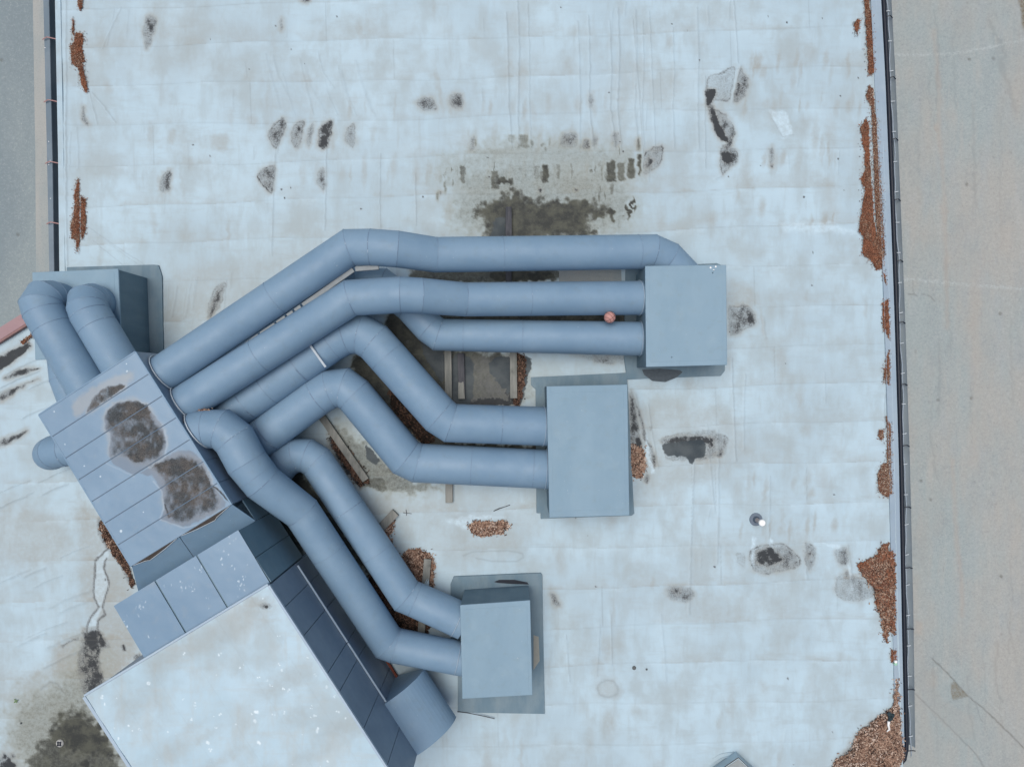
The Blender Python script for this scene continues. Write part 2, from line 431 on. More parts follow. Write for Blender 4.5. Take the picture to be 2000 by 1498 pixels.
M.poly('rust', [(1790, 1210), (1802, 1215), (1800, 1240), (1784, 1235)], .5, 3, 3)
M.poly('rust', [(1800, 1310), (1832, 1305), (1830, 1345), (1855, 1375), (1905, 1400), (1900, 1440), (1870, 1440), (1815, 1390)], .35, 5, 6)
for cx, cy, r in ((1790, 1215, 14), (1788, 1265, 18)):
    M.line('chalk', [(cx+r*math.cos(a*.4), cy+r*1.15*math.sin(a*.4)) for a in range(17)], 1.2, .4, 0)
for cx, cy in ((1954, 612), (1897, 777), (1888, 361), (1893, 117), (1799, 939), (1817, 975), (1832, 781), (1956, 1125), (35, 458), (3, 118), (1940, 115)):
    M.ell('crack', cx, cy, 3.2, 3.2, 0, .8, .4, 2)
for i in range(22):
    x = rnd.uniform(1800, 1990); y = rnd.uniform(0, 1400); M.line('crack', [(x, y), (x+rnd.uniform(-8, 8), y+rnd.uniform(30, 90)), (x+rnd.uniform(-6, 14), y+rnd.uniform(100, 200))], rnd.uniform(1, 3), rnd.uniform(.08, .28), 5)
for i in range(12): M.ell('patch', rnd.uniform(1790, 1990), rnd.uniform(0, 1498), rnd.uniform(10, 40), rnd.uniform(20, 110), 0, rnd.uniform(.2, .6), .6, 10)
for i in range(60): M.ell('crack', rnd.uniform(1785, 1998), rnd.uniform(0, 1498), rnd.uniform(.8, 2), rnd.uniform(.8, 3), 0, .45, .5, 2)
M.poly('dark_patch', [(1991, -10), (2060, -10), (2060, 60), (1998, 60), (1993, 30)], 1, 4, 5)  # dark patch in the top right corner of the yard
M.line('crack', [(1930, 40), (1965, 110), (1955, 120), (1985, 220)], 4, .25, 8)
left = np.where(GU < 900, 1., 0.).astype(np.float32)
kx = (H-ZG)/F
gx, gy = (GU-1000)*kx, -(GV-749)*kx
g = grid_mesh('ground', gx, gy, np.full(gx.shape, ZG), {'stain': [M.get('crack'), M.get('chalk'), M.get('rust')], 'stain2': [M.get('patch'), M.get('dark_patch'), left]}, m_ground)
tag(g, 'grey sandy asphalt yard round the building', kind='structure')
mb = MB()
pts = [P(60, -250, ZG+.12), P(64, 0, ZG+.12), P(69, 300, ZG+.12), P(71, 640, ZG+.12), P(150, 700, ZG+.12), P(150, -250, ZG+.12)]
mb.prism(pts, ZG-.05)
tag(mb.build('pavement', m_conc), 'pale concrete strip along the foot of the building', kind='structure')

RS = [
 ('thin rusty drift along the right gutter at the top of the roof', [(1687,-20),(1696,-20),(1697,0),(1702,40),(1706,90),(1709,140),(1697,148),(1696,120),(1692,50)]),
 ('long outer rusty drift against the right flashing', [(1698,168),(1706,175),(1708,215),(1714,240),(1716,300),(1721,370),(1725,440),(1727,462),(1714,462),(1710,400),(1706,300),(1702,215),(1698,200),(1690,190)]),
 ('wide rusty drift ending in a point beside the right gutter', [(1692,231),(1697,245),(1698,290),(1700,330),(1704,380),(1706,430),(1712,462),(1727,464),(1728,500),(1722,525),(1711,527),(1702,508),(1684,496),(1688,462),(1678,452),(1684,410),(1686,395),(1690,370),(1681,352),(1690,330),(1689,300),(1680,250)]),
 ('tiny rusty wedge near the top right of the roof', [(1675,38),(1680,40),(1674,68),(1668,48)]),
 ('small rusty sliver just below the pointed drift', [(1724,527),(1729,535),(1731,555),(1727,550)]),
 ('narrow rusty strip by the right gutter level with the square box', [(1724,590),(1735,585),(1737,640),(1737,662),(1730,650),(1725,640)]),
 ('forked rusty strip by the right gutter', [(1736,685),(1738,730),(1737,751),(1732,750),(1729,735),(1725,748),(1730,705)]),
 ('rusty drift with a long thin tail beside the right gutter', [(1731,812),(1739,830),(1740,850),(1740,900),(1742,962),(1733,971),(1717,960),(1714,925),(1724,907),(1733,905),(1733,850)]),
 ('small oval rusty clump left of the long-tailed drift', [(1718,840),(1725,840),(1726,855),(1720,860),(1715,850)]),
 ('small rusty clump above the green bottle cap', [(1740,1267),(1750,1270),(1750,1293),(1741,1293)]),
 ('rusty lobed drift on the left edge of the roof near the top', [(148,64),(160,65),(163,80),(160,95),(165,120),(160,122),(163,140),(170,172),(168,182),(160,165),(152,132),(140,125),(139,100),(136,92),(142,85)]),
 ('thin rusty sliver above the lobed drift on the left edge', [(142,34),(144,45),(144,68),(141,66)]),
 ('rusty fleck at the top edge of the left roof', [(154,-10),(160,-10),(160,15),(156,20),(152,10)]),
 ('long rusty streak beside the left gutter', [(153,349),(155,400),(155,470),(150,493),(149,470),(140,465),(138,437),(144,420),(146,390),(144,380),(150,360)]),
 ('ragged rusty strip right of the long left streak', [(158,384),(167,390),(166,410),(168,430),(167,450),(160,468),(158,460)]),
 ('small reddish mulch spill on the pink fascia wing', [(40,668),(62,652),(63,656),(44,673)]),
]

# ------------------------------------------------------------ building: membrane roof as heightfield
def interp(v, tab):
    t = np.array(tab, float); return np.interp(v, t[:, 0], t[:, 1])
LT = [(-700, 88), (0, 109), (150, 112), (300, 115), (520, 117.5), (585, 119)]
RT = [(-500, 1670), (0, 1712), (150, 1719), (300, 1726), (450, 1732), (600, 1738), (900, 1747), (1200, 1754), (1400, 1760), (1500, 1764), (2200, 1780)]
def Ledge(v):
    a = interp(v, LT); b = 119-(v-585)/.64
    return np.where(v <= 585, a, np.maximum(b, -700))
def Redge(v): return interp(v, RT)
vv = np.concatenate([np.arange(-420, -10, 14), np.arange(-8, 1506, 2.0), np.arange(1510, 2000, 16)])
sN = 1000
LL = Ledge(vv); RR = Redge(vv)
s_ = np.linspace(0, 1, sN)
U = LL[:, None]+(RR-LL)[:, None]*s_[None, :]; V = np.repeat(vv[:, None], sN, 1)
M = Masks(U, V)
mold = [
 ([(283,35),(296,28),(308,40),(303,60),(292,95),(284,98),(279,60)], .55, 0), ([(162,205),(168,225),(174,247),(166,244),(158,228)], .6, 0),
 ([(325,333),(336,331),(332,375),(312,376),(311,350)], .6, .5), ([(556,228),(559,245),(548,275),(538,291),(527,278),(522,262),(532,245)], .5, .8),
 ([(588,236),(594,238),(588,280),(578,292),(567,272),(573,245)], .5, .8), ([(612,238),(614,250),(602,289),(597,280),(600,258)], .5, .3),
 ([(650,234),(648,255),(640,285),(630,294),(620,286),(622,255),(633,240)], .85, .8), ([(694,238),(694,292),(672,278),(675,255)], .42, .6),
 ([(535,320),(539,330),(531,381),(520,370),(501,350),(510,330)], .5, .9), ([(633,325),(636,370),(630,372),(617,355),(620,338)], .45, .5),
 ([(810,203),(820,192),(845,189),(856,215),(830,220)], .5, .1), ([(877,195),(880,186),(900,182),(908,200),(900,215),(880,207)], .5, .5),
 ([(1148,184),(1160,184),(1158,215),(1150,205)], .4, 0), ([(1097,260),(1128,260),(1128,288),(1093,288)], .45, .3),
 ([(1138,275),(1150,272),(1150,292),(1137,292)], .65, 0), ([(1155,264),(1170,268),(1165,286),(1155,287)], .35, .3), ([(1194,260),(1211,260),(1211,286),(1196,288)], .4, .2),
 ([(918,268),(930,268),(925,295),(915,294)], .45, 0), ([(1243,272),(1250,272),(1247,292),(1244,288)], .6, 0),
 ([(1297,283),(1292,320),(1256,348),(1258,300),(1275,290)], .4, .85), ([(1266,308),(1278,312),(1268,330),(1258,330)], .9, 0),
 ([(1382,148),(1410,143),(1436,127),(1432,165),(1425,200),(1400,195),(1388,205),(1377,195)], .22, .75), ([(1446,130),(1463,160),(1458,185),(1440,200),(1433,198)], .5, .7),
 ([(1440,160),(1450,165),(1442,188),(1436,188)], .9, 0),
 ([(1377,172),(1400,178),(1388,208),(1379,210)], 1.2, .3), ([(1425,272),(1435,268),(1428,290),(1412,290)], .7, 0), ([(1379,200),(1390,200),(1400,225),(1386,225)], .8, .4), ([(1380,208),(1395,215),(1420,225),(1438,262),(1430,278),(1405,275),(1392,245)], .5, .85),
 ([(1384,212),(1398,222),(1415,262),(1424,276),(1404,275),(1393,246)], 1.3, 0), ([(1408,284),(1425,284),(1444,300),(1440,320),(1425,328),(1410,343),(1405,310)], .5, .85), ([(1408,295),(1428,300),(1430,318),(1408,318)], 1.3, 0),
 ([(1500,295),(1510,283),(1513,310),(1505,328)], .5, 0), ([(1502,322),(1511,322),(1508,329)], 1., 0), ([(440,548),(443,560),(430,600),(408,625),(405,600),(422,560)], .45, .6),
 ([(430,560),(438,560),(425,600),(410,625),(408,615)], .8, 0),
 ([(1422,595),(1440,600),(1455,592),(1475,610),(1478,635),(1455,642),(1440,655),(1423,655)], .5, .5),
 ([(1290,855),(1340,842),(1390,838),(1425,855),(1418,890),(1385,895),(1300,900)], .33, .5), ([(1384,850),(1392,855),(1392,872),(1385,872)], .9, 0), ([(1392,888),(1412,880),(1412,892),(1400,893)], .7, 0),
 ([(1228,765),(1238,780),(1248,840),(1258,890),(1232,880)], .75, 0), ([(1262,855),(1272,870),(1283,900),(1278,918),(1268,885)], .7, .5), ([(1228,750),(1256,820),(1264,862),(1258,862),(1248,820)], .6, 0), ([(1262,925),(1270,930),(1265,945),(1258,942)], .8, 0),
 ([(1462,1080),(1480,1065),(1530,1060),(1560,1085),(1565,1105),(1500,1122),(1468,1115)], .38, .8), ([(1470,1082),(1505,1066),(1524,1085),(1530,1095),(1500,1108),(1476,1098)], .85, 0),
 ([(1569,1060),(1590,1065),(1595,1085),(1583,1118),(1573,1100)], .4, .6), ([(1573,1078),(1586,1078),(1580,1092)], .8, 0),
 ([(1632,1070),(1655,1068),(1660,1100),(1645,1108),(1632,1090)], .42, .4), ([(1632,1130),(1650,1120),(1690,1130),(1710,1165),(1670,1175),(1632,1165)], .35, .5), ([(1650,1115),(1658,1115),(1657,1128),(1650,1128)], .9, 0), ([(1680,1108),(1712,1090),(1730,1150),(1700,1145)], .9, 0),
 ([(1437,1080),(1455,1080),(1455,1108),(1440,1100)], .2, .4), ([(1300,1145),(1345,1145),(1360,1160),(1345,1178),(1305,1170)], .42, .2), ([(1310,1148),(1330,1146),(1325,1165)], .6, 0), ([(1073,1153),(1085,1160),(1097,1183),(1084,1187)], .6, .1),
 ([(165,1235),(200,1255),(195,1290),(210,1345),(160,1365),(150,1290),(158,1260)], .6, 0), ([(160,1230),(178,1235),(205,1248),(196,1262),(180,1275),(165,1255)], 1., 0),
 ([(-20,705),(55,668),(62,680),(20,712),(-20,738)], .95, .5), ([(5,738),(40,720),(82,718),(60,728),(20,742)], .9, .4), ([(-10,775),(30,756),(82,738),(50,752),(5,785)], .85, .5), ([(-5,862),(25,850),(58,838),(40,855),(0,875)], .8, .5),
 ([(234,1260),(242,1258),(246,1270),(240,1272)], .9, 0), ([(259,1278),(275,1276),(276,1290),(262,1290)], .7, 0),
 ([(190,1008),(203,1022),(225,1062),(248,1095),(262,1148),(250,1140),(232,1100),(205,1070),(188,1030)], .6, .2),
 ([(1050,370),(1060,370),(1056,379)], 1, 0), ([(1121,370),(1128,370),(1124,377)], .9, 0), ([(857,374),(863,376),(860,380)], 1, 0),
 ([(1155,700),(1200,697),(1200,712),(1170,712)], .5, 0),
 ([(1268,830),(1277,832),(1270,845)], .3, .3),
]
for pts, a, ring in mold: M.poly('mold', pts, a, 2.2, 3., ring)
for i in range(70):   # pepper of tiny specks
    M.ell('mold', rnd.uniform(200, 1690), rnd.uniform(0, 1498), rnd.uniform(.8, 2.2), rnd.uniform(.8, 2.5), 0, .9, .5, 1)
# olive / algae fields
M.poly('algae_shade', [(925,400),(985,378),(1000,362),(1040,385),(1085,388),(1130,384),(1165,395),(1200,400),(1200,425),(1150,428),(1160,452),(1175,470),(940,475),(945,440),(920,425)], .8, 24, 16)
M.poly('algae_shade', [(870,380),(920,345),(1100,330),(1240,350),(1250,420),(1220,470),(880,470)], .4, 40, 20)
M.poly('algae_shade', [(925,402),(950,398),(985,392),(1002,370),(1030,395),(1050,420),(1035,450),(1050,475),(955,475),(950,440),(935,425)], .8, 14, 14)
M.poly('algae_shade', [(1050,400),(1085,392),(1130,388),(1165,410),(1160,425),(1120,425),(1090,410)], .78, 12, 14)
M.poly('algae_shade', [(850,318),(940,298),(1040,282),(1130,310),(1250,305),(1262,350),(1230,360),(1180,415),(1250,440),(1250,465),(870,470),(905,420),(850,350)], .4, 60, 24)
M.poly('algae_shade', [(960,262),(1120,262),(1250,290),(1260,350),(1000,350),(840,345),(850,310)], .36, 36, 20)
for i in range(60): M.ell('algae_shade', rnd.uniform(850, 1255), rnd.choice([335, 340, 330, 290, 372])+rnd.uniform(-14, 14), rnd.uniform(1.5, 6), rnd.uniform(5, 18), 0, rnd.uniform(.3, .6), .8, 3)
for x0, x1, y0, y1, a in ((958,976,332,372,.55),(1058,1072,322,357,.7),(1184,1204,314,357,.62),(1205,1222,316,356,.52),(1225,1241,310,350,.6),(1246,1252,303,345,.75),(898,911,322,360,.5),(868,875,325,346,.4),(1083,1095,320,352,.45),(1172,1180,320,353,.45),(985,1050,318,362,.35),(1040,1056,320,352,.42),(990,1007,262,280,.35),(1012,1033,262,292,.45),(1110,1125,325,340,.3),(1150,1165,320,330,.3)):
    M.poly('algae_shade', [(x0,y0),(x1,y0),(x1,y1),(x0,y1)], a*1.1, 4.5, 4, round_=False)
for cx, cy, rx, ry in ((1170,420,18,10),(1140,400,22,12),(1195,418,8,16),(1160,452,12,6),(1100,445,50,20),(1085,400,20,8),(985,355,20,10),(1225,415,6,14),(1236,400,3,14)): M.ell('algae_shade', cx, cy, rx, ry, 0, .8, .7, 10)
M.poly('puddle', [(962,428),(990,420),(990,470),(955,470)], .8, 5, 5)
M.poly('algae_shade', [(0,1420),(30,1350),(100,1325),(140,1290),(150,1240),(205,1250),(225,1340),(190,1370),(330,1600),(10,1600),(30,1500),(20,1480)], .4, 44, 20)
M.poly('beige', [(100,1260),(170,1230),(280,1230),(262,1300),(170,1360),(100,1330)], .8, 16, 10)
M.poly('beige', [(150,960),(190,1010),(262,1150),(300,1250),(200,1260),(160,1150)], .6, 22, 12)
M.poly('beige', [(-20,980),(120,1000),(150,1080),(60,1120),(-20,1090)], .45, 26, 18)
M.poly('mold', [(168,1225),(196,1232),(214,1262),(196,1268),(178,1262),(160,1256)], .9, 9, 8)
M.poly('mold', [(150,1300),(178,1290),(215,1350),(200,1360),(165,1365)], .7, 9, 9)
M.line('mold', [(122,1262),(135,1252),(152,1248)], 2.5, .6, 3); M.line('dark', [(80,1345),(95,1332),(112,1335),(120,1350)], 2, .7, 3)
M.poly('mold', [(-20,1480),(20,1470),(40,1500),(20,1530),(-20,1530)], .8, 8, 10)
M.poly('mold', [(547,33),(553,38),(550,62),(545,55)], .5, 2, 3); M.poly('mold', [(585,-10),(610,-10),(600,6),(590,5)], .6, 3, 3)
M.poly('algae_shade', [(95,1395),(145,1370),(180,1385),(290,1560),(60,1560),(40,1490),(65,1450),(85,1425)], .66, 30, 18)
M.poly('algae_shade', [(110,1395),(170,1385),(205,1430),(240,1490),(170,1480),(120,1470),(85,1450)], .86, 22, 16)
M.ell('beige', 135, 1450, 26, 22, 0, .9, .5)
M.poly('beige', [(20,1330),(100,1300),(150,1230),(215,1240),(230,1345),(200,1400),(330,1600),(0,1600),(10,1420)], .6, 34, 16)
for cx, cy, r in ((152,1436,9),(200,1446,11),(195,1420,7),(165,1490,8)): M.ell('algae_shade', cx, cy, r, r, 0, .9, .4); 
M.poly('beige', [(120,1240),(160,1235),(160,1350),(100,1360),(40,1400),(0,1360),(20,1340),(90,1320)], .5, 10, 8)
# roof between the ducts: algae, mold and pools, deepened to paint in duct shade
M.poly('algae_shade', [(760,600),(800,620),(905,780),(880,800),(800,730),(750,640)], .8, 8, 6)
M.poly('algae_shade', [(690,690),(720,700),(860,860),(1070,870),(1070,890),(830,880),(770,820),(680,720)], .75, 8, 8)
M.poly('algae_shade', [(800,522),(1085,522),(1098,535),(1085,552),(800,556)], .62, 6, 6)
M.poly('algae_shade', [(955,530),(985,525),(1075,530),(1090,540),(1060,552),(960,550)], .85, 5, 6)
M.poly('algae_shade', [(870,612),(1245,612),(1245,635),(870,635)], .7, 6, 4)
M.poly('algae_shade', [(870,690),(1040,690),(1045,795),(880,795)], .35, 6, 6)
M.poly('algae_shade', [(690,690),(760,620),(880,680),(1000,690),(1010,790),(880,800),(850,870),(760,800)], .68, 12, 12)
M.poly('mold', [(870,690),(880,690),(882,790),(870,785)], .9, 5, 4); M.poly('mold', [(985,690),(1012,690),(1012,795),(985,790)], .8, 6, 6); M.poly('mold', [(880,775),(1010,778),(1010,795),(880,795)], .9, 5, 5)
M.poly('algae_shade', [(1020,700),(1100,695),(1100,760),(1060,780),(1040,790)], .2, 12, 10)
M.poly('algae_shade', [(640,820),(700,850),(800,935),(880,950),(780,975),(700,940),(650,880)], .5, 16, 14)
M.poly('algae_shade', [(760,590),(1240,600),(1240,640),(860,640)], .6, 8, 6)
M.poly('puddle', [(820,660),(872,690),(868,760),(830,700)], .9, 3, 4)
M.poly('puddle', [(880,690),(926,697),(925,790),(880,790)], .9, 3, 4)
M.poly('puddle', [(965,698),(998,695),(998,778),(985,760),(965,740),(950,715)], .9, 3, 7)
M.poly('puddle', [(1020,695),(1040,700),(1038,720),(1030,745),(1020,790),(1010,790)], .9, 3, 4)
M.poly('mold', [(915,695),(955,690),(975,740),(1000,790),(915,790)], .3, 4, 5)
M.poly('algae_shade', [(640,815),(670,810),(740,880),(800,935),(790,955),(720,960),(660,880)], .3, 12, 8)
M.poly('algae_shade', [(700,925),(760,935),(755,962),(700,950)], .6, 6, 8)
M.poly('puddle', [(712,868),(725,875),(745,900),(735,910),(715,895)], .9, 3, 5)
M.poly('mold', [(640,850),(660,845),(720,940),(700,955),(650,890)], .9, 4, 4)
M.poly('algae_shade', [(560,900),(600,930),(760,1170),(840,1240),(820,1250),(700,1100),(560,960)], .8, 8, 6)
M.poly('algae_shade', [(430,880),(560,1000),(600,1090),(560,1060),(420,930)], .7, 8, 4)
M.poly('mold', [(1100,690),(1240,690),(1240,705),(1190,712)], .3, 4, 6)
M.poly('algae_shade', [(1048,965),(1068,960),(1068,1005),(1048,1000)], .5, 4, 3)
# puddles on open roof
M.poly('puddle', [(1292,868),(1320,862),(1372,858),(1380,868),(1378,892),(1357,896),(1353,910),(1345,905),(1340,892),(1298,890)], 1, 4, 3.5)
M.poly('mold', [(1286,858),(1330,848),(1388,850),(1388,870),(1300,874)], .75, 5, 5)
M.poly('mold', [(1298,888),(1380,888),(1385,900),(1300,898)], .5, 4, 4)
M.ell('beige', 1187, 1345, 27, 24, 0, .45, .4); M.ell('beige', 1187, 1345, 16, 14, 0, 0, .4)
M.line('dark', [(1187+20*math.cos(a*.4), 1345+17*math.sin(a*.4)) for a in range(17)], 2.2, .55, 2)
M.line('dark', [(905,1085),(925,1077),(990,1075),(1020,1080),(1023,1088),(1010,1096),(960,1096),(930,1090)], 1.6, .5, 1)
M.poly('bright', [(870,1015),(925,1005),(985,1010),(925,1018),(912,1035)], .7, 5, 4)
M.poly('bright', [(1503,216),(1535,220),(1550,262),(1530,272),(1512,240)], .7, 3, 3)
M.line('dark', [(1508,232),(1528,268),(1550,264)], 1.3, .5, 1)
M.poly('bright', [(1525,438),(1620,434),(1680,455),(1640,455),(1530,452)], .6, 5, 5)
M.poly('bright', [(1262,840),(1270,880),(1280,925),(1272,925),(1260,885)], .8, 2, 2)
M.poly('bright', [(1600,1060),(1640,1062),(1660,1110),(1668,1170),(1658,1110),(1650,1080)], .8, 3, 2)
M.poly('bright', [(1505,1050),(1510,1055),(1507,1085),(1500,1060)], .9, 2, 2); M.poly('bright', [(1468,1048),(1478,1050),(1472,1110),(1466,1110)], .8, 2, 2)
# white tongue near the plenum foot
M.poly('bright', [(192,1080),(215,1075),(203,1112),(213,1140),(205,1175),(190,1210),(188,1245),(172,1242),(172,1215),(190,1188),(182,1165),(184,1120)], .55, 3, 2)
for ln in ([(212,1070),(186,1095),(184,1125),(183,1165),(193,1185),(178,1205),(170,1222),(170,1240)], [(207,1090),(203,1110),(214,1140),(207,1165),(201,1185),(206,1200),(192,1212),(190,1240)]):
    M.line('dark', ln, 1.5, 1., 2)
    M.line('mold', ln, 2.2, .7, 2)
# beige smudges, mostly vertical brush-like
for i in range(230):
    x = rnd.uniform(150, 1690); y = rnd.uniform(0, 1498)
    M.ell('beige', x, y, rnd.uniform(3, 13), rnd.uniform(10, 40), rnd.uniform(-.2, .2), rnd.uniform(.12, .42), .8, 5)
for i in range(60):
    x = rnd.uniform(1440, 1690); y = rnd.choice([130, 205, 300, 420, 950, 1030])+rnd.uniform(-15, 15)
    M.ell('beige', x, y, rnd.uniform(2, 7), rnd.uniform(10, 24), .12, rnd.uniform(.25, .6), .7, 3)
for i in range(60):
    x = rnd.uniform(540, 1260); y = rnd.choice([205, 265, 340])+rnd.uniform(-12, 12)
    M.ell('beige', x, y, rnd.uniform(2, 7), rnd.uniform(12, 26), .05, rnd.uniform(.2, .5), .7, 3)
for i in range(16):   # broad soft grime bands
    M.ell('beige', rnd.uniform(200, 1650), rnd.uniform(50, 1450), rnd.uniform(60, 170), rnd.uniform(10, 40), 0, rnd.uniform(.15, .32), .9, 18)
M.poly('beige', [(320,520),(640,470),(690,450),(300,720)], .35, 25, 10)
M.poly('beige', [(1420,540),(1475,560),(1480,600),(1422,600)], .45, 10, 6)
M.poly('beige', [(690,960),(880,940),(1050,960),(1060,1050),(900,1110),(760,1030)], .3, 20, 10)
M.poly('beige', [(1255,770),(1430,800),(1480,900),(1300,960),(1240,960)], .38, 20, 10)
M.poly('beige', [(330,255),(345,250),(340,285),(325,280)], .5, 5, 3); M.poly('beige', [(410,262),(450,262),(440,298),(412,290)], .5, 6, 3)
for lb, pl in RS:
    M.poly('beige', pl, .7, 7, 4)
for pl in ([(1735,1060),(1748,1100),(1748,1240),(1722,1200),(1690,1130),(1676,1108),(1708,1088)], [(1755,1385),(1766,1478),(1700,1530),(1600,1530),(1628,1490),(1683,1422),(1720,1400)], [(783,1085),(838,1082),(848,1100),(845,1148),(790,1130)], [(914,1027),(950,1020),(998,1028),(955,1047)], [(1226,882),(1255,875),(1262,915),(1228,925)]):
    M.poly('beige', pl, .8, 10, 5); M.poly('mold', pl, .5, 5, 4)
# seams (every ~77 px, slightly tilted) and wrinkles
Z = np.zeros(U.shape)
seam = np.zeros(U.shape)
for k in range(-4, 24):
    y0 = 16+77*k
    yc = y0-(U-200)*.026+3*np.sin(U/170+k*1.3)+1.5*np.sin(U/47+k)
    d = V-yc
    vis = .35+.65*vnoise(U/60, V/60+k, 30+k, 2)
    w = np.exp(-(d/1.1)**2)*np.where(U > 128, 1, 0)
    seam = np.maximum(seam, w*vis*.75)
    Z += .004*stepf(d, -2, 2)*np.exp(-np.maximum(d, 0)/25)
    bq = M.get('beige'); amp = .12+.3*rnd.random(); f_ = np.clip(-d/77, 0, 1)
    bq += (amp*np.where((d < 0) & (d > -77), np.exp(-f_*3.2), 0)*stepf(vnoise(U/55, V/30+k*3, 90+k, 3), .38, .62)).astype(np.float32)
    M.m['bright'] = np.maximum(M.get('bright'), (.35*np.where((d > 0) & (d < 30), np.exp(-np.maximum(d, 0)/9), 0)*stepf(vnoise(U/40, V/30+k*5, 120+k, 2), .5, .7)).astype(np.float32))
for i in range(30):   # cross seams at sheet ends
    k = rnd.randint(0, 18); y0 = 16+77*k; x0 = rnd.uniform(200, 1650)
    yy = y0-(x0-200)*.026
    M.line('dark', [(x0, yy), (x0+2, yy+77)], .9, .45, .5)
und = vnoise(U/120, V/90, 11, 4)-.5
Z += und*.05+(vnoise(U/22, V/40, 12, 3)-.5)*.006
R_ = Masks(U, V)
def wrinkle(pts, w=2.2, h=.016, shade=.25):  # dark and bright flanks paint each crease's shade and highlight
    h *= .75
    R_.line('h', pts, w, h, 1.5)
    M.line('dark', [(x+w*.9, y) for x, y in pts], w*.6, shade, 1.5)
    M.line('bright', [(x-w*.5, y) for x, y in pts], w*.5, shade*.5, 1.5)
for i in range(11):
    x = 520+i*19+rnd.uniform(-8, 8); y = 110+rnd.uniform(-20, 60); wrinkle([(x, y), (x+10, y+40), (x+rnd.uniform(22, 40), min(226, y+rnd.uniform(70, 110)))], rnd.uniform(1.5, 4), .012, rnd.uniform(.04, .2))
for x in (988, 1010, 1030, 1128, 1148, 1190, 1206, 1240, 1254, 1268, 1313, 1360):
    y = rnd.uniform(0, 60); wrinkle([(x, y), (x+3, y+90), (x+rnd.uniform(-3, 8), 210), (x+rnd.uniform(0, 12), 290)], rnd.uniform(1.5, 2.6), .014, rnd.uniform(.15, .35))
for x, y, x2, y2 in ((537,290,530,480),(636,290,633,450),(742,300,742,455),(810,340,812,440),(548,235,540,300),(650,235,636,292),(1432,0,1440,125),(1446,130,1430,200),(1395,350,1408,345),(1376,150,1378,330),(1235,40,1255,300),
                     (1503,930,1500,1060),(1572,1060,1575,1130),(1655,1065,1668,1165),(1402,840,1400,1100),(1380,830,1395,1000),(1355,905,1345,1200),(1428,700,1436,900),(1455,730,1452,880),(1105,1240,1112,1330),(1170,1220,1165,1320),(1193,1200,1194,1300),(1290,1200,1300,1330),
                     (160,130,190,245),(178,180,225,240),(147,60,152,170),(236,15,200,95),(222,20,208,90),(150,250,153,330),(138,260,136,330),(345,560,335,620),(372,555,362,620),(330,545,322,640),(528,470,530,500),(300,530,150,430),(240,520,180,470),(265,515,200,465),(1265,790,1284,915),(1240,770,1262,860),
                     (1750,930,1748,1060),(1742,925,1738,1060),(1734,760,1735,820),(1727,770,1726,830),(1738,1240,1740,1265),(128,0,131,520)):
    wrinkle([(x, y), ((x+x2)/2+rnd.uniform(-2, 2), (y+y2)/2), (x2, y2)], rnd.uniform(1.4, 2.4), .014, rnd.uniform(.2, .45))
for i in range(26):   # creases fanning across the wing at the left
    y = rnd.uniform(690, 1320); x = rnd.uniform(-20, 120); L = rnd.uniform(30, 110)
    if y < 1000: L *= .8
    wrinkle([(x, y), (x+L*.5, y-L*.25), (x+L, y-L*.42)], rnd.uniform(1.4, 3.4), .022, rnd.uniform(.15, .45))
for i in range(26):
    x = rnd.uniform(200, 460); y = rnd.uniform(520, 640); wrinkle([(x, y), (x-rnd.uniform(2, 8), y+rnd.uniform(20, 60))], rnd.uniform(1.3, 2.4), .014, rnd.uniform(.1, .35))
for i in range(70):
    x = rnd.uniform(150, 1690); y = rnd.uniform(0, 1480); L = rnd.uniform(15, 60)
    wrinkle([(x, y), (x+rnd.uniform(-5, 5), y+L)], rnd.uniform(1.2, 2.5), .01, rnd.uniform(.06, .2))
Z += R_.get('h')
M.m['dark'] = np.maximum(M.get('dark'), seam*.55)
# the roof rises in a soft kerb to its left and right rims
dl = np.clip((U-LL[:, None])/22, 0, 1); dr = np.clip((RR[:, None]-U)/14, 0, 1)
Z = Z*np.minimum(1, dl*2)*np.minimum(1, dr*2)+.03*(1-stepf(dl, 0, 1))
Zroof = Z
bld = thing('flat_roofed_building', 'low building under a stained white membrane roof with gutters on two sides', 'building', (0, 0, ZG))
kx = (H-Z)/F
grid_mesh('roof', (U-1000)*(H/F), -(V-749)*(H/F), Z-.0, {'stain': [M.get('mold'), M.get('algae_shade'), np.minimum(M.get('beige'), 1)], 'stain2': [M.get('puddle'), M.get('bright'), M.get('dark')]}, m_memb, bld)
# walls
vs_ = [-420, 0, 300, 585]
outl = [P(float(Ledge(np.array(v)))+4, v, -.08) for v in vs_]+[P(-690, 1097, -.08), P(-690, 1990, -.08)]+[P(float(Redge(np.array(v)))-4, v, -.08) for v in (1990, 1500, 1200, 900, 600, 300, 0, -420)]
MB().prism(outl, ZG).build('wall', m_body, bld)
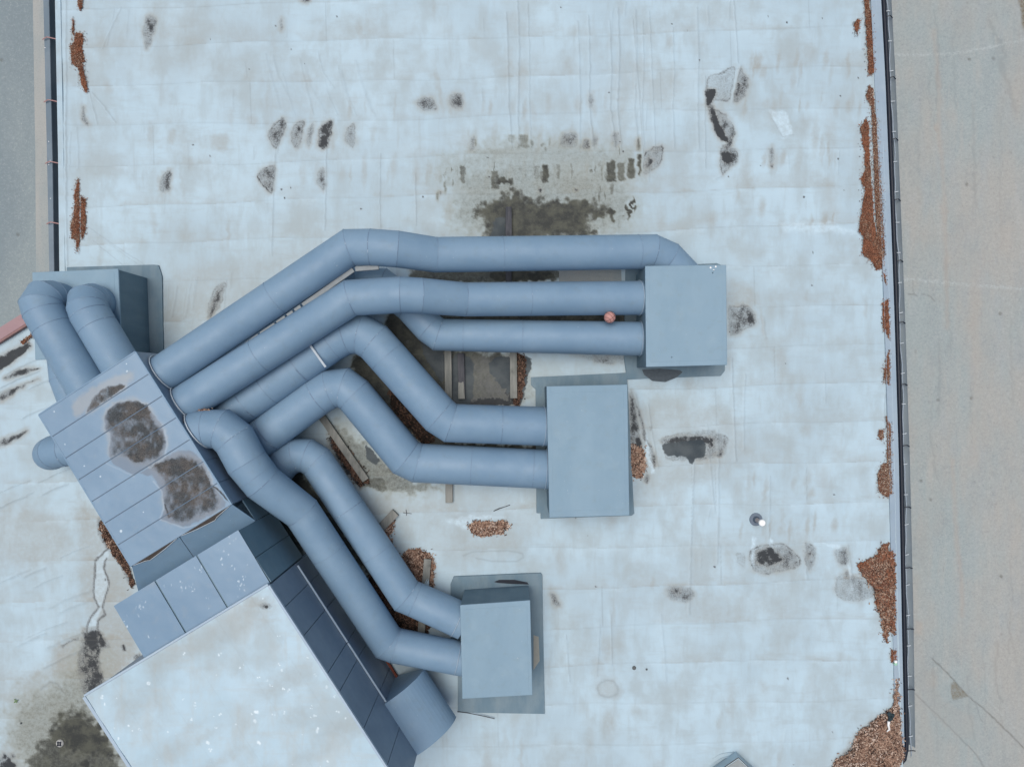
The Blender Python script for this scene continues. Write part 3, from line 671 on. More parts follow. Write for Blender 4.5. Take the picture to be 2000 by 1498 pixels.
# eave flashing sloping outwards on the right, pale rim on the left, pink fascia on the wing
def strip(name, mat, vl, fa, fb, parent=bld, th=.02):
    mb = MB(); vs = []
    for v in vl:
        a, b = fa(v), fb(v); vs += [a, b, a-Vector((0, 0, th)), b-Vector((0, 0, th))]
    fs = []
    for i in range(len(vl)-1):
        k = i*4; fs += [(k+0, k+4, k+5, k+1), (k+2, k+3, k+7, k+6), (k+1, k+5, k+7, k+3), (k, k+2, k+6, k+4)]
    n = len(vs)-4; fs += [(0, 1, 3, 2), (n, n+2, n+3, n+1)]
    mb.add(vs, fs); return mb.build(name, mat, parent)
VL = list(range(-420, 1481, 60))+[1490]
GR = lambda v: float(interp(v, [(-420, 1703), (0, 1721), (150, 1729), (300, 1735), (450, 1741), (600, 1746.5), (900, 1755.5), (1200, 1761), (1500, 1767.5)]))
GRo = lambda v: float(interp(v, [(-420, 1722), (0, 1741), (150, 1749), (300, 1755), (450, 1761), (600, 1767), (900, 1777), (1200, 1784), (1500, 1788)]))
strip('edge_flashing', m_eave, VL, lambda v: P(float(Redge(np.array(v)))-11, v, .034), lambda v: P(GR(v), v, -.03))
VLl = list(range(-420, 560, 60))+[560]
m_rim = m_memb
strip('rim_trim', m_rim, VLl, lambda v: P(float(Ledge(np.array(v)))+9, v, .033), lambda v: P(float(Ledge(np.array(v)))-1.5, v, .02))
f0, f1 = P(119, 585, .05), P(-690, 1093, .05)
dd = (f1-f0).normalized(); nn = Vector((-dd.y, dd.x, 0)); nn = nn if nn.y > 0 else -nn
MB().bar(f0+nn*.05, f1+nn*.05, .24, .14).build('fascia', m_pink, bld, bevel=.01)
MB().bar(f0-nn*.09+Vector((0, 0, .012)), f1-nn*.09+Vector((0, 0, .012)), .05, .1).build('fascia_lip', plain('brown_lip', (.26, .15, .14), .6), bld, bevel=.006)

PROF_L = [(0, 0), (.015, -.2), (.2, -.27), (.46, -.27), (.5, -.01), (.97, -.035), (1, -.09)]
PROF_R = [(0, 0), (.02, -.12), (.18, -.20), (.42, -.235), (.7, -.15), (.95, -.05), (1, .0)]
def gutter(name, vl, fin, fout, zc, mats, bracket_v, strap_mat, prof=None):
    """open trough swept along the eave; fin/fout give the photo columns of its inner and outer lips at height zc"""
    mb = MB(); n = len(prof); vs = []
    for v in vl:
        a, b = P(fin(v), v, zc), P(fout(v), v, zc); o = b-a; L = o.length; o.normalize()
        for s, z in prof: vs.append(a+o*L*s+Vector((0, 0, z)))
        for s, z in prof: vs.append(a+o*(L*s+(.006 if s > .5 else -.006))+Vector((0, 0, z-.008)))
    fs = []
    for i in range(len(vl)-1):
        for j in range(n-1):
            k = i*2*n+j; q = k+2*n
            fs += [(k, k+1, q+1, q), (k+n, q+n, q+n+1, k+n+1)]
    mb.add(vs, fs); gt = mb.build(name, mats[0], bld, smooth=prof is PROF_R)
    for v in bracket_v:
        a, b = P(fin(v), v, zc), P(fout(v), v, zc); o = (b-a)
        w = Vector((0, -1, 0))
        pts = [a-o*.12+Vector((0, 0, .02)), a+o*.25+Vector((0, 0, .03))-w*.02, a+o*.6+Vector((0, 0, .05))-w*.035, a+o*1.04+Vector((0, 0, .0))]
        m2 = MB()
        for p, q in zip(pts[:-1], pts[1:]): m2.bar(p, q, .022, .006)
        m2.build('bracket', strap_mat, gt)
    return gt
GLi = lambda v: float(interp(v, [(-420, 93), (0, 107.5), (300, 113.5), (520, 116), (620, 117)]))
GLo = lambda v: float(interp(v, [(-420, 66), (0, 82), (300, 89), (520, 93.5), (620, 95)]))
g1 = gutter('gutter', list(range(-420, 581, 40)), GLi, GLo, -.06, [m_gut], (-280, -160, -42, 78, 200, 320, 438, 556), m_copper, PROF_L)
for v in (314, 322, 318.5, 434.5, 441.5, 436, 94, 277, 388):   # rivets by the joints
    c = P(GLo(v)+rnd.uniform(3, 11), v, -.085); MB().cyl(c, .012, .009, .006, 8).build('rivet', m_white, g1)
g2 = gutter('gutter', list(range(-420, 1481, 40)), lambda v: GR(v)+3.5, GRo, -.06, [m_gut], (-200, -80, 36, 155, 275, 393, 512, 632, 753, 872, 992, 1110, 1229, 1347, 1466), m_black, PROF_R)
g2.data.materials[0] = painted('gutter_pale', (.3, .36, .4), (.36, .42, .45), .5, .3, True)
# black bar along the inner lip, heating cable in the trough and its little clips
path = [P(GR(v)+4.5, v, -.05) for v in VL[:-1]]+[P(1770, 1462, -.05), P(1766, 1482, -.05), P(1755, 1495, -.05), P(1735, 1503, -.05), P(1690, 1510, -.05)]
MB().tube(path, .048, 12).build('edge_bar', m_black, g2, smooth=True)
path = []
for i, v in enumerate(range(-420, 1480, 12)):
    path.append(P(GR(v)+10.8+1.5*math.sin(v/37)+.8*math.sin(v/11), v, -.13))
MB().tube(path, .014, 8).build('heating_cable', m_cable, g2, smooth=True)
for v in list(range(-100, 1480, 59)):
    u = GR(v+4)+9
    MB().bar(P(u, v+4, -.09), P(u+7.5, v+3+rnd.uniform(-1, 1), -.09), .018, .006).build('cable_clip', m_clip, g2)

# ------------------------------------------------------------ penthouse, lower roof and plenum
ZC, ZB, ZA, ZT, ZU = 2.9, 2.8, 2.35, 1.9, .8
def lerp(a, b, t): return a+(b-a)*t
def sheet(name, quad, z, nu, nv, parent, mat, masks=None, r0=(0, 1), r1=(0, 1), dz=None):
    """stained sheet on a photo-quad lying at height z; returns object. quad corners a(0,0) b(1,0) c(1,1) d(0,1)"""
    a, b, c, d = [np.array(q, float) for q in quad]
    s = np.linspace(r0[0], r0[1], nu)[None, :, None]; t = np.linspace(r1[0], r1[1], nv)[:, None, None]
    pt = (a*(1-s)+b*s)*(1-t)+(d*(1-s)+c*s)*t
    uu, vv2 = pt[..., 0], pt[..., 1]
    MM = Masks(uu, vv2)
    if masks: masks(MM)
    k = (H-z)/F
    zz = np.full(uu.shape, z)+(vnoise(uu/40, vv2/40, 5, 3)-.5)*(.01 if dz is None else dz)
    return grid_mesh(name, (uu-1000)*k, -(vv2-749)*k, zz, {'stain': [MM.get('mold'), MM.get('algae_shade'), MM.get('beige')], 'stain2': [MM.get('puddle'), MM.get('bright'), MM.get('dark')]}, mat, parent)

pent = thing('roof_penthouse', 'large plant penthouse with white spotted roof and blue sheet metal walls', 'penthouse', P(500, 1300, 0))
# white block C
C_NE, C_SE, C_NW = np.array((525., 1143.)), np.array((792.5, 1555.6)), np.array((166., 1360.))
C_SW = C_NW+(C_SE-C_NE)
MB().prism([P(*p, ZC-.03) for p in (C_NE, C_SE, C_SW, C_NW)], 0).build('wall', m_wall, pent)
def mC(m):
    r = random.Random(3)
    for i in range(120):
        t, s = r.random(), r.random()**.7
        p = C_NW*(1-t)*(1)+C_NE*t; q = (C_SE-C_NE)*s*.95; x, y = p+q
        rad = r.choice([1, 1.2, 1.5, 2, 3])
        for j in range(r.choice([1, 1, 2, 3])): m.ell('bright', x+r.uniform(-3, 3), y+r.uniform(-3, 3), rad*r.uniform(.6, 1), rad, 0, 1, .4, 1)
    m.m['bright'] = np.minimum(m.get('bright')*1.2, 1)
    m.ell('mold', 518, 1183, 11, 6, 0, .5, .6, 3); m.ell('mold', 520, 1184, 4.5, 4, 0, .9, .5, 2)
    m.ell('beige', 500, 1178, 26, 14, 0, .6, .7); m.poly('beige', [(285,1290),(525,1145),(560,1200),(300,1320)], .35, 14, 8)
    for t in (.14, .33, .52, .71, .9):
        p = C_NW*(1-t)+C_NE*t; q = p+(C_SE-C_NE); m.line('dark', [tuple(p), tuple(q)], 1., .12, 1)
    for i in range(14): m.ell('beige', r.uniform(250, 720), r.uniform(1250, 1498), r.uniform(30, 80), r.uniform(8, 20), -.5, r.uniform(.15, .35), .9, 8)
sheet('roof', (C_NW, C_NE, C_SE, C_SW), ZC+.004, 330, 330, pent, m_memb2, mC, dz=.03)
# metal edge trims
def edge(name, a, b, z, w, h, mat, parent, off=0.):
    A_, B_ = P(a[0], a[1], z), P(b[0], b[1], z)
    return MB().bar(A_+Vector((0, 0, off)), B_+Vector((0, 0, off)), w, h).build(name, mat, parent, bevel=.004)
edge('edge_trim', C_NE, C_SE, ZC, .045, .06, m_trim, pent, -.012); edge('edge_trim', C_NW+(-1.5, -2), C_NE+(-1.5, -2), ZC, .04, .08, m_trim, pent, -.03); edge('edge_trim', C_NW+(-1.5, 0), C_SW+(-1.5, 0), ZC, .06, .06, m_trim, pent, -.012)
# wall frame axes (world)
wn0, wn1 = P(*C_NE, ZC), P(*C_SE, ZC)
wd = (wn1-wn0); WL = wd.length; wd.normalize(); wo = Vector((-wd.y, wd.x, 0))
if wo.x < 0: wo = -wo          # outward, towards the ducts
def wall_pt(u, v):             # where the vertical wall plane passes under top-edge pixel
    p = P(u, v, ZC); return (p-wn0).dot(wd)
# cladding sheets between seams (each slightly proud, small open joints)
joint_top = [(525, 1143), (557, 1185), (593, 1242), (640, 1314.6), (662.6, 1351), (708, 1425), (755, 1496), (792.5, 1555.6)]
js = [0]+[wall_pt(*p) for p in joint_top[1:-1]]+[WL]
def panel(name, s0, s1, z0, z1, mat, parent, off=.0, th=.02, gap=.006):
    o = wn0.copy(); o.z = 0
    a = o+wd*(s0+gap)+wo*off; b = o+wd*(s1-gap)+wo*off
    vs = []
    for q in (a, b):
        for k in (0, th):
            for z in (z0+gap, z1-gap): vs.append(q+wo*k+Vector((0, 0, z)))
    m = MB(); m.add(vs, [(0, 1, 3, 2), (4, 6, 7, 5), (2, 3, 7, 6), (0, 4, 5, 1), (1, 5, 7, 3), (0, 2, 6, 4)])
    return m.build(name, mat, parent, bevel=.003)
ZR = 1.36
for i in range(len(js)-1):
    panel('wall_panel', js[i], js[i+1], ZR, ZC-.04, m_wall, pent)
    panel('wall_panel', js[i], js[i+1], .02, ZR, m_wall, pent)
for sj in js[1:-1]:
    o = wn0.copy(); o.z = 0
rail_s0, rail_s1 = .05, WL
o = wn0.copy(); o.z = 0
hs0 = (P(749, 1375.5, 1.43)-wn0).dot(wd); hs1 = (P(813.5, 1475.7, 1.43)-wn0).dot(wd)
mid = (P(675, 1257, ZR)-wn0).dot(wd)
for a, b in ((.06, mid-.01), (mid+.01, hs0)):
    MB().bar(o+wd*a+wo*.045+Vector((0, 0, ZR)), o+wd*b+wo*.045+Vector((0, 0, ZR)), .035, .03).build('drip_rail', m_trim, pent, bevel=.003)
# curved rain hood: quarter cylinder springing from the wall
hood = MB(); R0 = .80; NA = 14; vs = []; ha, hb = hs0, hs1
for s in (ha, hb):
    for k, rr in ((0, 0), (1, -.018)):
        for j in range(NA+1):
            t = j/NA; ang = t*math.pi/2*1.0
            x = (.88)*math.sin(ang)*(1+rr); z = 1.43-(.66)*(1-math.cos(ang))*(1)+(rr*.8)
            vs.append(o+wd*s+wo*(x+.02)+Vector((0, 0, z)))
n = NA+1; fs = []
for j in range(NA):
    fs += [(j, j+1, 2*n+j+1, 2*n+j), (n+j, 3*n+j, 3*n+j+1, n+j+1), (j, n+j, n+j+1, j+1), (2*n+j, 2*n+j+1, 3*n+j+1, 3*n+j)]
fs += [(NA, n+NA, 3*n+NA, 2*n+NA)]
hood.add(vs, fs)
for s in (ha+.01, hb-.01):
    q = [vs[(0 if s < (ha+hb)/2 else 2*n)+j] for j in range(n)]
    for off in (0,):
        poly = [Vector(p) for p in q]+[o+wd*s+wo*.02+Vector((0, 0, .02))]
        for p in poly[:-1]: pass
        hood.add([Vector((p.x, p.y, p.z)) for p in poly], [tuple(range(len(poly)))])
hd = hood.build('rain_hood', m_duct, pent); 
for p in hd.data.polygons: p.use_smooth = False
# B: lower metal roof with three sheets
B = [np.array(p, float) for p in ((465, 1035), (528, 1140), (285, 1290), (222, 1183))]
MB().prism([P(*p, ZB-.02) for p in (B[0]+(0, 1), B[1]+(-3, 4), B[2]+(3, 0), B[3]+(1, 0))], ZU).build('lower_block', m_wallteal, pent)
def mB(m):
    r = random.Random(5)
    for cx, cy, n_ in ((455,1050,7),(435,1085,9),(452,1105,4),(475,1118,4),(470,1145,9),(400,1112,4),(385,1115,3),(325,1145,3),(358,1150,5),(380,1145,6),(290,1180,2),(272,1185,8),(275,1203,3),(244,1215,4),(296,1242,2),(405,1180,3),(468,1150,4),(355,1135,3)):
        for j in range(n_):
            m.ell('bright', cx+r.gauss(0, 5), cy+r.gauss(0, 7), r.uniform(.6, 1.7), r.uniform(.8, 3), r.uniform(-.5, .5), r.choice([.4, .6, .95]), .7, 2.5)
    m.m['bright'] = m.get('bright')
    m.ell('beige', 295, 1140, 14, 8, 0, .3, .8)
for a, b in ((0, .333), (.333, .667), (.667, 1)):
    sheet('roof_sheet', (B[0], B[3], B[2], B[1]), ZB+.004, 60, 90, pent, m_sheet, mB, (a+(.006 if a else 0), b-(.006 if b < 1 else 0)))
s_b0, s_b1 = wall_pt(0, 0), 0
bs0 = (P(465, 1035, ZB)-wn0).dot(wd)
tS = (P(453, 985, ZA)-wn0).dot(wd); aS = (P(266, 687, ZA)-wn0).dot(wd)
mj = [bs0, (bs0)*.48, -.02]
for i in range(2): panel('wall_panel', mj[i], mj[i+1], ZU, ZB-.02, m_wallteal, pent)

# A: plenum box with seven sheets
plen = thing('duct_plenum', 'long raised plenum box with muddy puddle stains on its seamed metal lid', 'plenum', P(260, 900, 0))
A0, A1, A2, A3 = [np.array(p, float) for p in ((265, 687), (453, 985), (257, 1106), (77, 810))]
MB().prism([P(*p, ZA-.02) for p in (A0, A1, A2, A3)], ZU).build('body', m_wall, plen)
def mA(m):
    # first silt crescent
    m.poly('beige', [(140,790),(165,765),(225,735),(262,725),(258,745),(200,765),(160,810),(145,815)], .7, 6, 4)
    m.poly('mold', [(170,800),(180,778),(205,757),(232,750),(250,752),(205,784),(172,806)], .8, 2, 3)
    # second stain
    m.poly('puddle', [(203,815),(225,788),(260,780),(285,792),(318,832),(325,870),(322,890),(300,905),(262,928),(235,915),(213,900),(216,850),(205,835)], .8, 2, 2)
    m.poly('mold', [(202,815),(222,788),(260,779),(286,790),(298,812),(320,842),(324,868),(312,895),(285,905),(262,905),(240,888),(216,890),(214,848),(204,836)], .58, 8, 4, round_=False)
    m.poly('mold', [(202,815),(222,788),(260,779),(286,790),(296,806),(280,818),(250,822),(216,838)], .95, 4, 4)
    m.poly('mold', [(245,830),(285,825),(300,845),(285,870),(255,868)], .8, 8, 6)
    m.poly('mold', [(240,885),(262,880),(285,868),(290,890),(275,905),(255,900)], .95, 3, 4)
    m.line('dark', [(322,840),(326,870),(322,892)], 2.2, 1, 1); m.line('dark', [(208,905),(235,918),(262,930)], 1.6, .7, 1)
    # third stain
    m.poly('puddle', [(290,915),(318,896),(350,878),(380,882),(400,905),(415,950),(448,985),(400,1012),(360,1030),(335,1022),(312,1015),(322,995),(316,965),(300,930),(270,925)], .85, 2, 3)
    m.poly('mold', [(288,908),(318,898),(350,886),(388,898),(404,925),(415,948),(428,975),(425,992),(395,1006),(355,1022),(325,1010),(318,975),(324,950),(310,930)], .62, 9, 5, round_=False)
    m.poly('mold', [(292,908),(345,890),(385,900),(402,925),(340,935),(315,925)], .95, 6, 5)
    m.poly('mold', [(345,935),(365,935),(372,960),(362,985),(345,975)], .95, 6, 6)
    m.poly('mold', [(395,905),(412,945),(405,952),(390,915)], 1., 2, 2); m.line('mold', [(416,950),(430,960),(452,982)], 2.2, .9, 2)
    m.line('dark', [(300,940),(316,960),(320,990),(312,1014),(335,1022),(358,1031),(390,1024)], 1.6, 1, 1)
    m.line('mold', [(322,985),(330,1010),(345,1000)], 2.5, .8, 2)
    for x, y, rr in ((247,711,1.3),(248,725,2),(106,804,1.6),(127,868,1.4),(165,910,1.5),(196,930,1.6),(236,1037,2.6),(280,1000,1.2)): m.ell('bright', x, y, rr, rr, 0, 1, .4, 1)
    for i in range(1, 7):   # dirt gathered along the sheet joints
        t = i/7; p = A0*(1-t)+A1*t; q = A3*(1-t)+A2*t
        m.line('mold', [tuple(p*.8+q*.2), tuple(p*.42+q*.58)], 1.6, .5 if 1 < i < 6 else .15, 1)
for i in range(7):
    a, b = i/7, (i+1)/7
    sheet('lid_sheet', (A0, A1, A2, A3), ZA+.004, 46, 230, plen, m_sheet, mA, (a+.0028, b-.0028))
for i in range(1, 7):
    t = i/7; p = A0*(1-t)+A1*t; q = A3*(1-t)+A2*t
    edge('lid_seam', p, q, ZA-.012, .026, .016, m_seam, plen)
for a, b in ((A0, A3), (A0, A1), (A3, A2)): edge('lid_rim', a, b, ZA-.018, .03, .05, m_duct, plen)
na = 7
for i in range(na):
    s0 = aS+(tS-aS)*i/na; s1 = aS+(tS-aS)*(i+1)/na
    panel('wall_panel', s0, s1, ZU, ZA-.03, m_wall, plen)
panel('wall_panel', tS, bs0, ZU, ZT-.05, m_wallteal, plen)
# sloping transition sheets between plenum and lower roof
T = thing('sloping_metal_sheet', 'sloping blue metal flashing sheets between the plenum and the spotted lower roof', 'flashing', P(370, 1080, 1.9))
lo = lambda t: P(499-(499-270)*t, 1017+(1155-1017)*t, ZT)
hi = lambda t: P(*(A1*(1-t)+A2*t), ZA-.035)
for k, (a, b) in enumerate(((0, .52), (.525, 1))):
    p = [hi(a)+Vector((0, 0, 0)), hi(b), lo(b), lo(a)]
    down = (lo(a)-hi(a)).normalized()
    m = MB(); m.add(p+[q-Vector((0, 0, .03)) for q in p], [(0, 1, 2, 3), (7, 6, 5, 4), (0, 4, 5, 1), (1, 5, 6, 2), (2, 6, 7, 3), (3, 7, 4, 0)])
    m.build('sheet', m_wall if 0 else m_duct, T, bevel=.004)
    # dark face painted for the shaded gap under the lid edge, plus mastic bead
    q0, q1 = hi(a+.02), hi(b-.02); qm = (hi((a+b)/2)+down*.11)
    up = Vector((0, 0, .014))
    MB().add([q0+up, q1+up, qm+up+(q1-q0)*.18*(1 if k else -.6), q0+up*.1, q1+up*.1, qm+up*.1+(q1-q0)*.18*(1 if k else -.6)], [(0, 1, 2), (5, 4, 3), (0, 2, 5, 3), (2, 1, 4, 5), (1, 0, 3, 4)]).build('gap_shade', m_dkbrown, T)
    MB().tube([q0+up, (q0*.35+qm*.65)+up, qm+(q1-q0)*.18*(1 if k else -.6)+up, (q1*.5+qm*.5)+down*.012+up, q1+up], .006, 6).build('mastic_bead', m_seal, T)

# ------------------------------------------------------------ curb boxes
def quad_prism(px, z, z0): return [P(*p, z) for p in px]
def curb_box(label, top, z, flash, wallmat=m_box, lidmat=m_box, group='duct boxes standing on the roof'):
    c = sum((P(*p, 0) for p in top), Vector())/4; c.z = 0
    t = thing('duct_box', label, 'duct box', c, group)
    tp = [P(*p, z) for p in top]
    cc = sum(tp, Vector())/4
    ins = [p+(cc-p).normalized()*.02 for p in tp]
    for p in ins: p.z = z-.02
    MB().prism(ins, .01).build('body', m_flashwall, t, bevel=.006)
    # lid: thin folded sheet, overhanging, with soft break lines
    MB().prism(tp, z-.045).build('lid', lidmat, t, bevel=.012)
    a, b, c_, d = tp
    MB().prism([p.lerp(cc, .1)+Vector((0, 0, .004)) for p in tp], z-.01).build('lid_panel', lidmat, t, bevel=.003)
    for k in (.08,):
        for p, q in ((a.lerp(b, k), d.lerp(c_, k)), (a.lerp(b, 1-k), d.lerp(c_, 1-k))):
            pass
    m = MB()
    for poly in flash:
        m.prism([P(*p, .055) for p in poly], -.02)
    m.build('base_flashing', m_flash, t, bevel=.008)
    return t
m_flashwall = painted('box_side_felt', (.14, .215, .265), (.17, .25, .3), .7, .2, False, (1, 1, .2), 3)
bx1 = curb_box('square blue duct box the three right-hand ducts run into', [(1260, 519.5), (1418.5, 517.5), (1420.5, 713), (1262, 717)], 1.22,
   [[(1222, 524), (1400, 514), (1414, 520), (1416, 724), (1408, 734), (1225, 741), (1219, 700), (1219, 690)]])
bx2 = curb_box('tall blue duct box in the middle that two bent ducts run into', [(1067.5, 754.5), (1225.5, 751), (1229.5, 1006.5), (1073, 1011)], 1.25,
   [[(1037, 737), (1224, 728), (1226, 752), (1238, 990), (1239, 1003), (1234, 1007), (1056, 1013), (1056, 1002), (1048, 1002), (1046, 760), (1037, 752)]])
bx3 = curb_box('lower blue duct box on a wide dark felt base with a black tear', [(898.5, 1181.5), (1035.5, 1172), (1040, 1357), (903, 1364.5)], 1.22,
   [[(886, 1126), (1056, 1119), (1059, 1123), (1064, 1394), (894, 1391), (894, 1300), (880, 1300), (880, 1140)]])
bx4 = curb_box('blue duct box at the left gutter with two ducts dropping into its top', [(62.5, 532), (231, 525), (237.5, 697), (68.5, 703)], 1.25,
   [[(130, 522), (300, 517), (309, 518), (314, 533), (316, 540), (319, 695), (125, 700)]])
# details of the boxes
tear = MB(); tp_ = [(965, 1136), (975, 1132), (1005, 1132), (1030, 1137), (1033, 1141), (1000, 1140), (972, 1138)]
tear.prism([P(*p, .062) for p in tp_], .03).build('felt_tear', m_black, bx3)
m_tan = plain('yellowed_felt', (.33, .33, .29), .8, .2, .2)
MB().prism([P(*p, .060) for p in ((1042, 1240), (1052, 1243), (1054, 1290), (1042, 1308))], .03).build('bare_patch', m_tan, bx3)
MB().prism([P(*p, .061) for p in ((1254, 722), (1290, 720), (1328, 723), (1333, 727), (1322, 737), (1300, 746), (1275, 744), (1258, 732))], .03).build('wet_patch', plain('wet_felt', (.085, .105, .12), .6, .15, .4, 14), bx1)
for cx, cy in ((1388, 523), (1394, 528), (1398, 521), (1392, 533), (1312, 698)):
    MB().cyl(P(cx, cy, 1.221), .02, .012, .003, 7).build('bird_dropping', m_white, bx1)

# ------------------------------------------------------------ ducts
def duct(label, path, cats='ventilation duct', group='round ventilation ducts on the roof', short=.85, seams=(), collars=(True, False), N=56, name='ventilation_duct'):
    """path: (u, v, z, photo width). Mitred joints. Long legs become duct_section parts, runs of short gores become elbows."""
    pts = [P(u, v, z) for u, v, z, w in path]; rs = [w*(H-z)/F/2 for u, v, z, w in path]
    c = pts[0].copy(); c.z = 0
    root = thing(name, label, cats, c, group)
    D = [(pts[i+1]-pts[i]).normalized() for i in range(len(pts)-1)]
    def plane(i):
        if i == 0: return D[0]
        if i == len(pts)-1: return D[-1]
        return (D[i-1]+D[i]).normalized()
    def ring(i, seg, r, shift=0.):
        d = D[seg]; e1 = d.cross(Vector((0, 0, 1)))
        if e1.length < .05: e1 = Vector((1, 0, 0))-d*d.x
        e1.normalize(); e2 = e1.cross(d); n = plane(i); out = []
        for j in range(N):
            a = 2*math.pi*j/N; q = e1*math.cos(a)*r+e2*math.sin(a)*r
            t = -q.dot(n)/d.dot(n)
            out.append(pts[i]+q+d*(t+shift))
        return out
    lipf = []
    def tubeseg(mb, i, lip=True):
        nonlocal lipf
        L = (pts[i+1]-pts[i]).length
        r0, r1 = rs[i], rs[i+1]; w = .007; lp = .004
        st = [(0, r0+lp, 0), (0, r0+lp, w), (0, r0, w+.002)]
        en = [(1, r1, -w-.002), (1, r1+lp*.8, -w), (1, r1+lp*.8, 0)]
        seq = st+en
        rings = [ring(i+k, i, r, sh) for k, r, sh in seq]
        base = len(mb.v)
        for r_ in rings: mb.v += [tuple(p) for p in r_]
        for a in range(len(rings)-1):
            for j in range(N):
                q = (j+1) % N
                mb.f.append((base+a*N+j, base+a*N+q, base+(a+1)*N+q, base+(a+1)*N+j))
        for fi in range(len(mb.f)-(len(rings)-1)*N, len(mb.f)):
            if (fi-(len(mb.f)-(len(rings)-1)*N))//N != 2: lipf.append(fi)
    i = 0; nseg = len(D)
    while i < nseg:
        L = (pts[i+1]-pts[i]).length
        if L >= short:
            mb = MB(); lipf = []; tubeseg(mb, i); o = mb.build('duct_section', m_duct, root, smooth=True); fin(o, lipf); i += 1
        else:
            mb = MB(); lipf = []
            while i < nseg and (pts[i+1]-pts[i]).length < short: tubeseg(mb, i); i += 1
            o = mb.build('elbow', m_duct, root, smooth=True); fin(o, lipf)
    # joint bands on long legs
    for si, t, mat, wd_ in seams:
        d = D[si]; c0 = pts[si].lerp(pts[si+1], t); r = rs[si]*(1-t)+rs[si+1]*t
        e1 = d.cross(Vector((0, 0, 1))).normalized(); e2 = e1.cross(d); mb = MB(); base = 0
        for sh, rr in ((-wd_/2, r-.004), (-wd_/2, r+.006), (wd_/2, r+.006), (wd_/2, r-.004)):
            for j in range(N):
                a = 2*math.pi*j/N; mb.v.append(tuple(c0+d*sh+e1*math.cos(a)*rr+e2*math.sin(a)*rr))
        for k in range(3):
            for j in range(N):
                q = (j+1) % N; mb.f.append((k*N+j, k*N+q, (k+1)*N+q, (k+1)*N+j))
        mb.build('joint_band', m_lip, root)
    for which, yes in zip((0, -1), collars):
        if not yes: continue
        d = D[which]; c0 = pts[which]; r = rs[which]; sgn = 1 if which == 0 else -1
        # sealant ring lies on the wall face
        nrm = d
        if which == 0 and yes == 'wall':
            nrm = wo.copy(); o_ = wn0+wo*.04; c0 = c0+d*((o_-c0).dot(wo)/d.dot(wo)); r += .02
        elif which == -1: c0 = c0-d*.13
        mb = MB(); e1 = nrm.cross(Vector((0, 0, 1))).normalized(); e2 = e1.cross(nrm)
        ringp = [c0+d*sgn*.03+(e1*math.cos(2*math.pi*j/N)*(r+.012)+e2*math.sin(2*math.pi*j/N)*(r+.012))*(1+.006*math.sin(j*1.7)) for j in range(N+1)]
        mb.tube(ringp, .012 if which == 0 else .006, 6, False).build('sealant_ring', m_seal if which == 0 else m_trim, root, smooth=True)
    return root
def fin(o, lipf=()):
    o.data.materials.append(m_lip)
    for i_ in lipf: o.data.polygons[i_].material_index = 1
    # sharp lips, smooth barrel
    me = o.data
    try: me.set_sharp_from_angle(angle=math.radians(28))
    except Exception: pass

S = m_duct
g7 = 'round ducts fanning out from the plenum'
duct('uppermost round duct of the fan, bending down behind the square box', [(300, 742, 1.8, 72), (683, 484, 1.8, 71), (724, 483.5, 1.8, 71.5), (776, 487, 1.77, 71), (851, 498, 1.5, 68.5), (1274, 492, .9, 66.5), (1304, 505, .8, 66), (1385, 590, .6, 66)],
     group=g7, seams=((4, .3, S, .008), (4, .93, S, .008), (0, .62, S, .008)), collars=('wall', False))
duct('second round duct from the top, straight above the basketball', [(330, 808, 1.75, 73), (685, 582, 1.75, 70), (783, 576, 1.74, 71), (822, 578, 1.68, 70), (908, 585, 1.3, 66), (1262, 582, .78, 66)],
     group=g7, seams=((0, .5, S, .008), (4, .35, S, .008)), collars=('wall', True))
duct('low round duct crossing under the upper two and passing just below the basketball', [(430, 735, .85, 62), (700, 553, .85, 62), (745, 555, .82, 62), (800, 598, .75, 62), (838, 640, .7, 62), (857, 654, .68, 62), (1264, 662, .62, 66.5)],
     group=g7, seams=((5, .4, S, .01), (5, .12, S, .01)), collars=(False, True))
duct('round duct with a pale strap, bending twice towards the middle box', [(420, 827, 1.12, 77), (646, 669, 1.12, 77), (674, 654, 1.12, 77), (704, 652, 1.12, 77), (731, 668, 1.12, 77), (858, 811, .98, 77), (880, 826, .95, 75), (1075, 833, .72, 76)],
     group=g7, seams=((0, .27, S, .02), (0, .45, S, .012), (0, .72, m_duct, .03), (4, .2, S, .01), (6, .5, S, .01)), collars=(False, True))
duct('round duct below the strapped one, reaching the lower half of the middle box', [(470, 885, 1.0, 74), (620, 775, 1.0, 74), (645, 760, 1.0, 75), (672, 757, 1.0, 75), (692, 772, 1.0, 75), (792, 893, .8, 76), (815, 904, .75, 76), (1080, 917, .68, 76)],
     group=g7, seams=((0, .35, S, .03), (6, .4, S, .01), (6, .85, S, .01)), collars=(False, True))
duct('raised winding duct nearest the penthouse wall, running to the lower box', [(378, 842, 1.88, 76), (405, 838, 1.88, 76), (433, 838, 1.88, 77), (458, 858, 1.88, 79), (482, 903, 1.85, 79), (513, 942, 1.75, 76), (590, 1001, 1.4, 70), (757, 1254, .85, 67), (772, 1260, .83, 66), (908, 1287, .75, 64)],
     group=g7, seams=((4, .6, S, .008), (6, .3, S, .008)), collars=('wall', True))
duct('low duct squeezed beside the winding one, running to the lower box', [(520, 945, .75, 66), (556, 900, .75, 66), (577, 889, .75, 66), (600, 890, .75, 66), (619, 902, .75, 66), (681, 995, .75, 66), (793, 1163, .7, 66.5), (810, 1170, .68, 67), (908, 1214, .66, 69)],
     group=g7, seams=((5, .5, S, .008),), collars=(False, True))
g2_ = 'two ducts dropping into the left box'
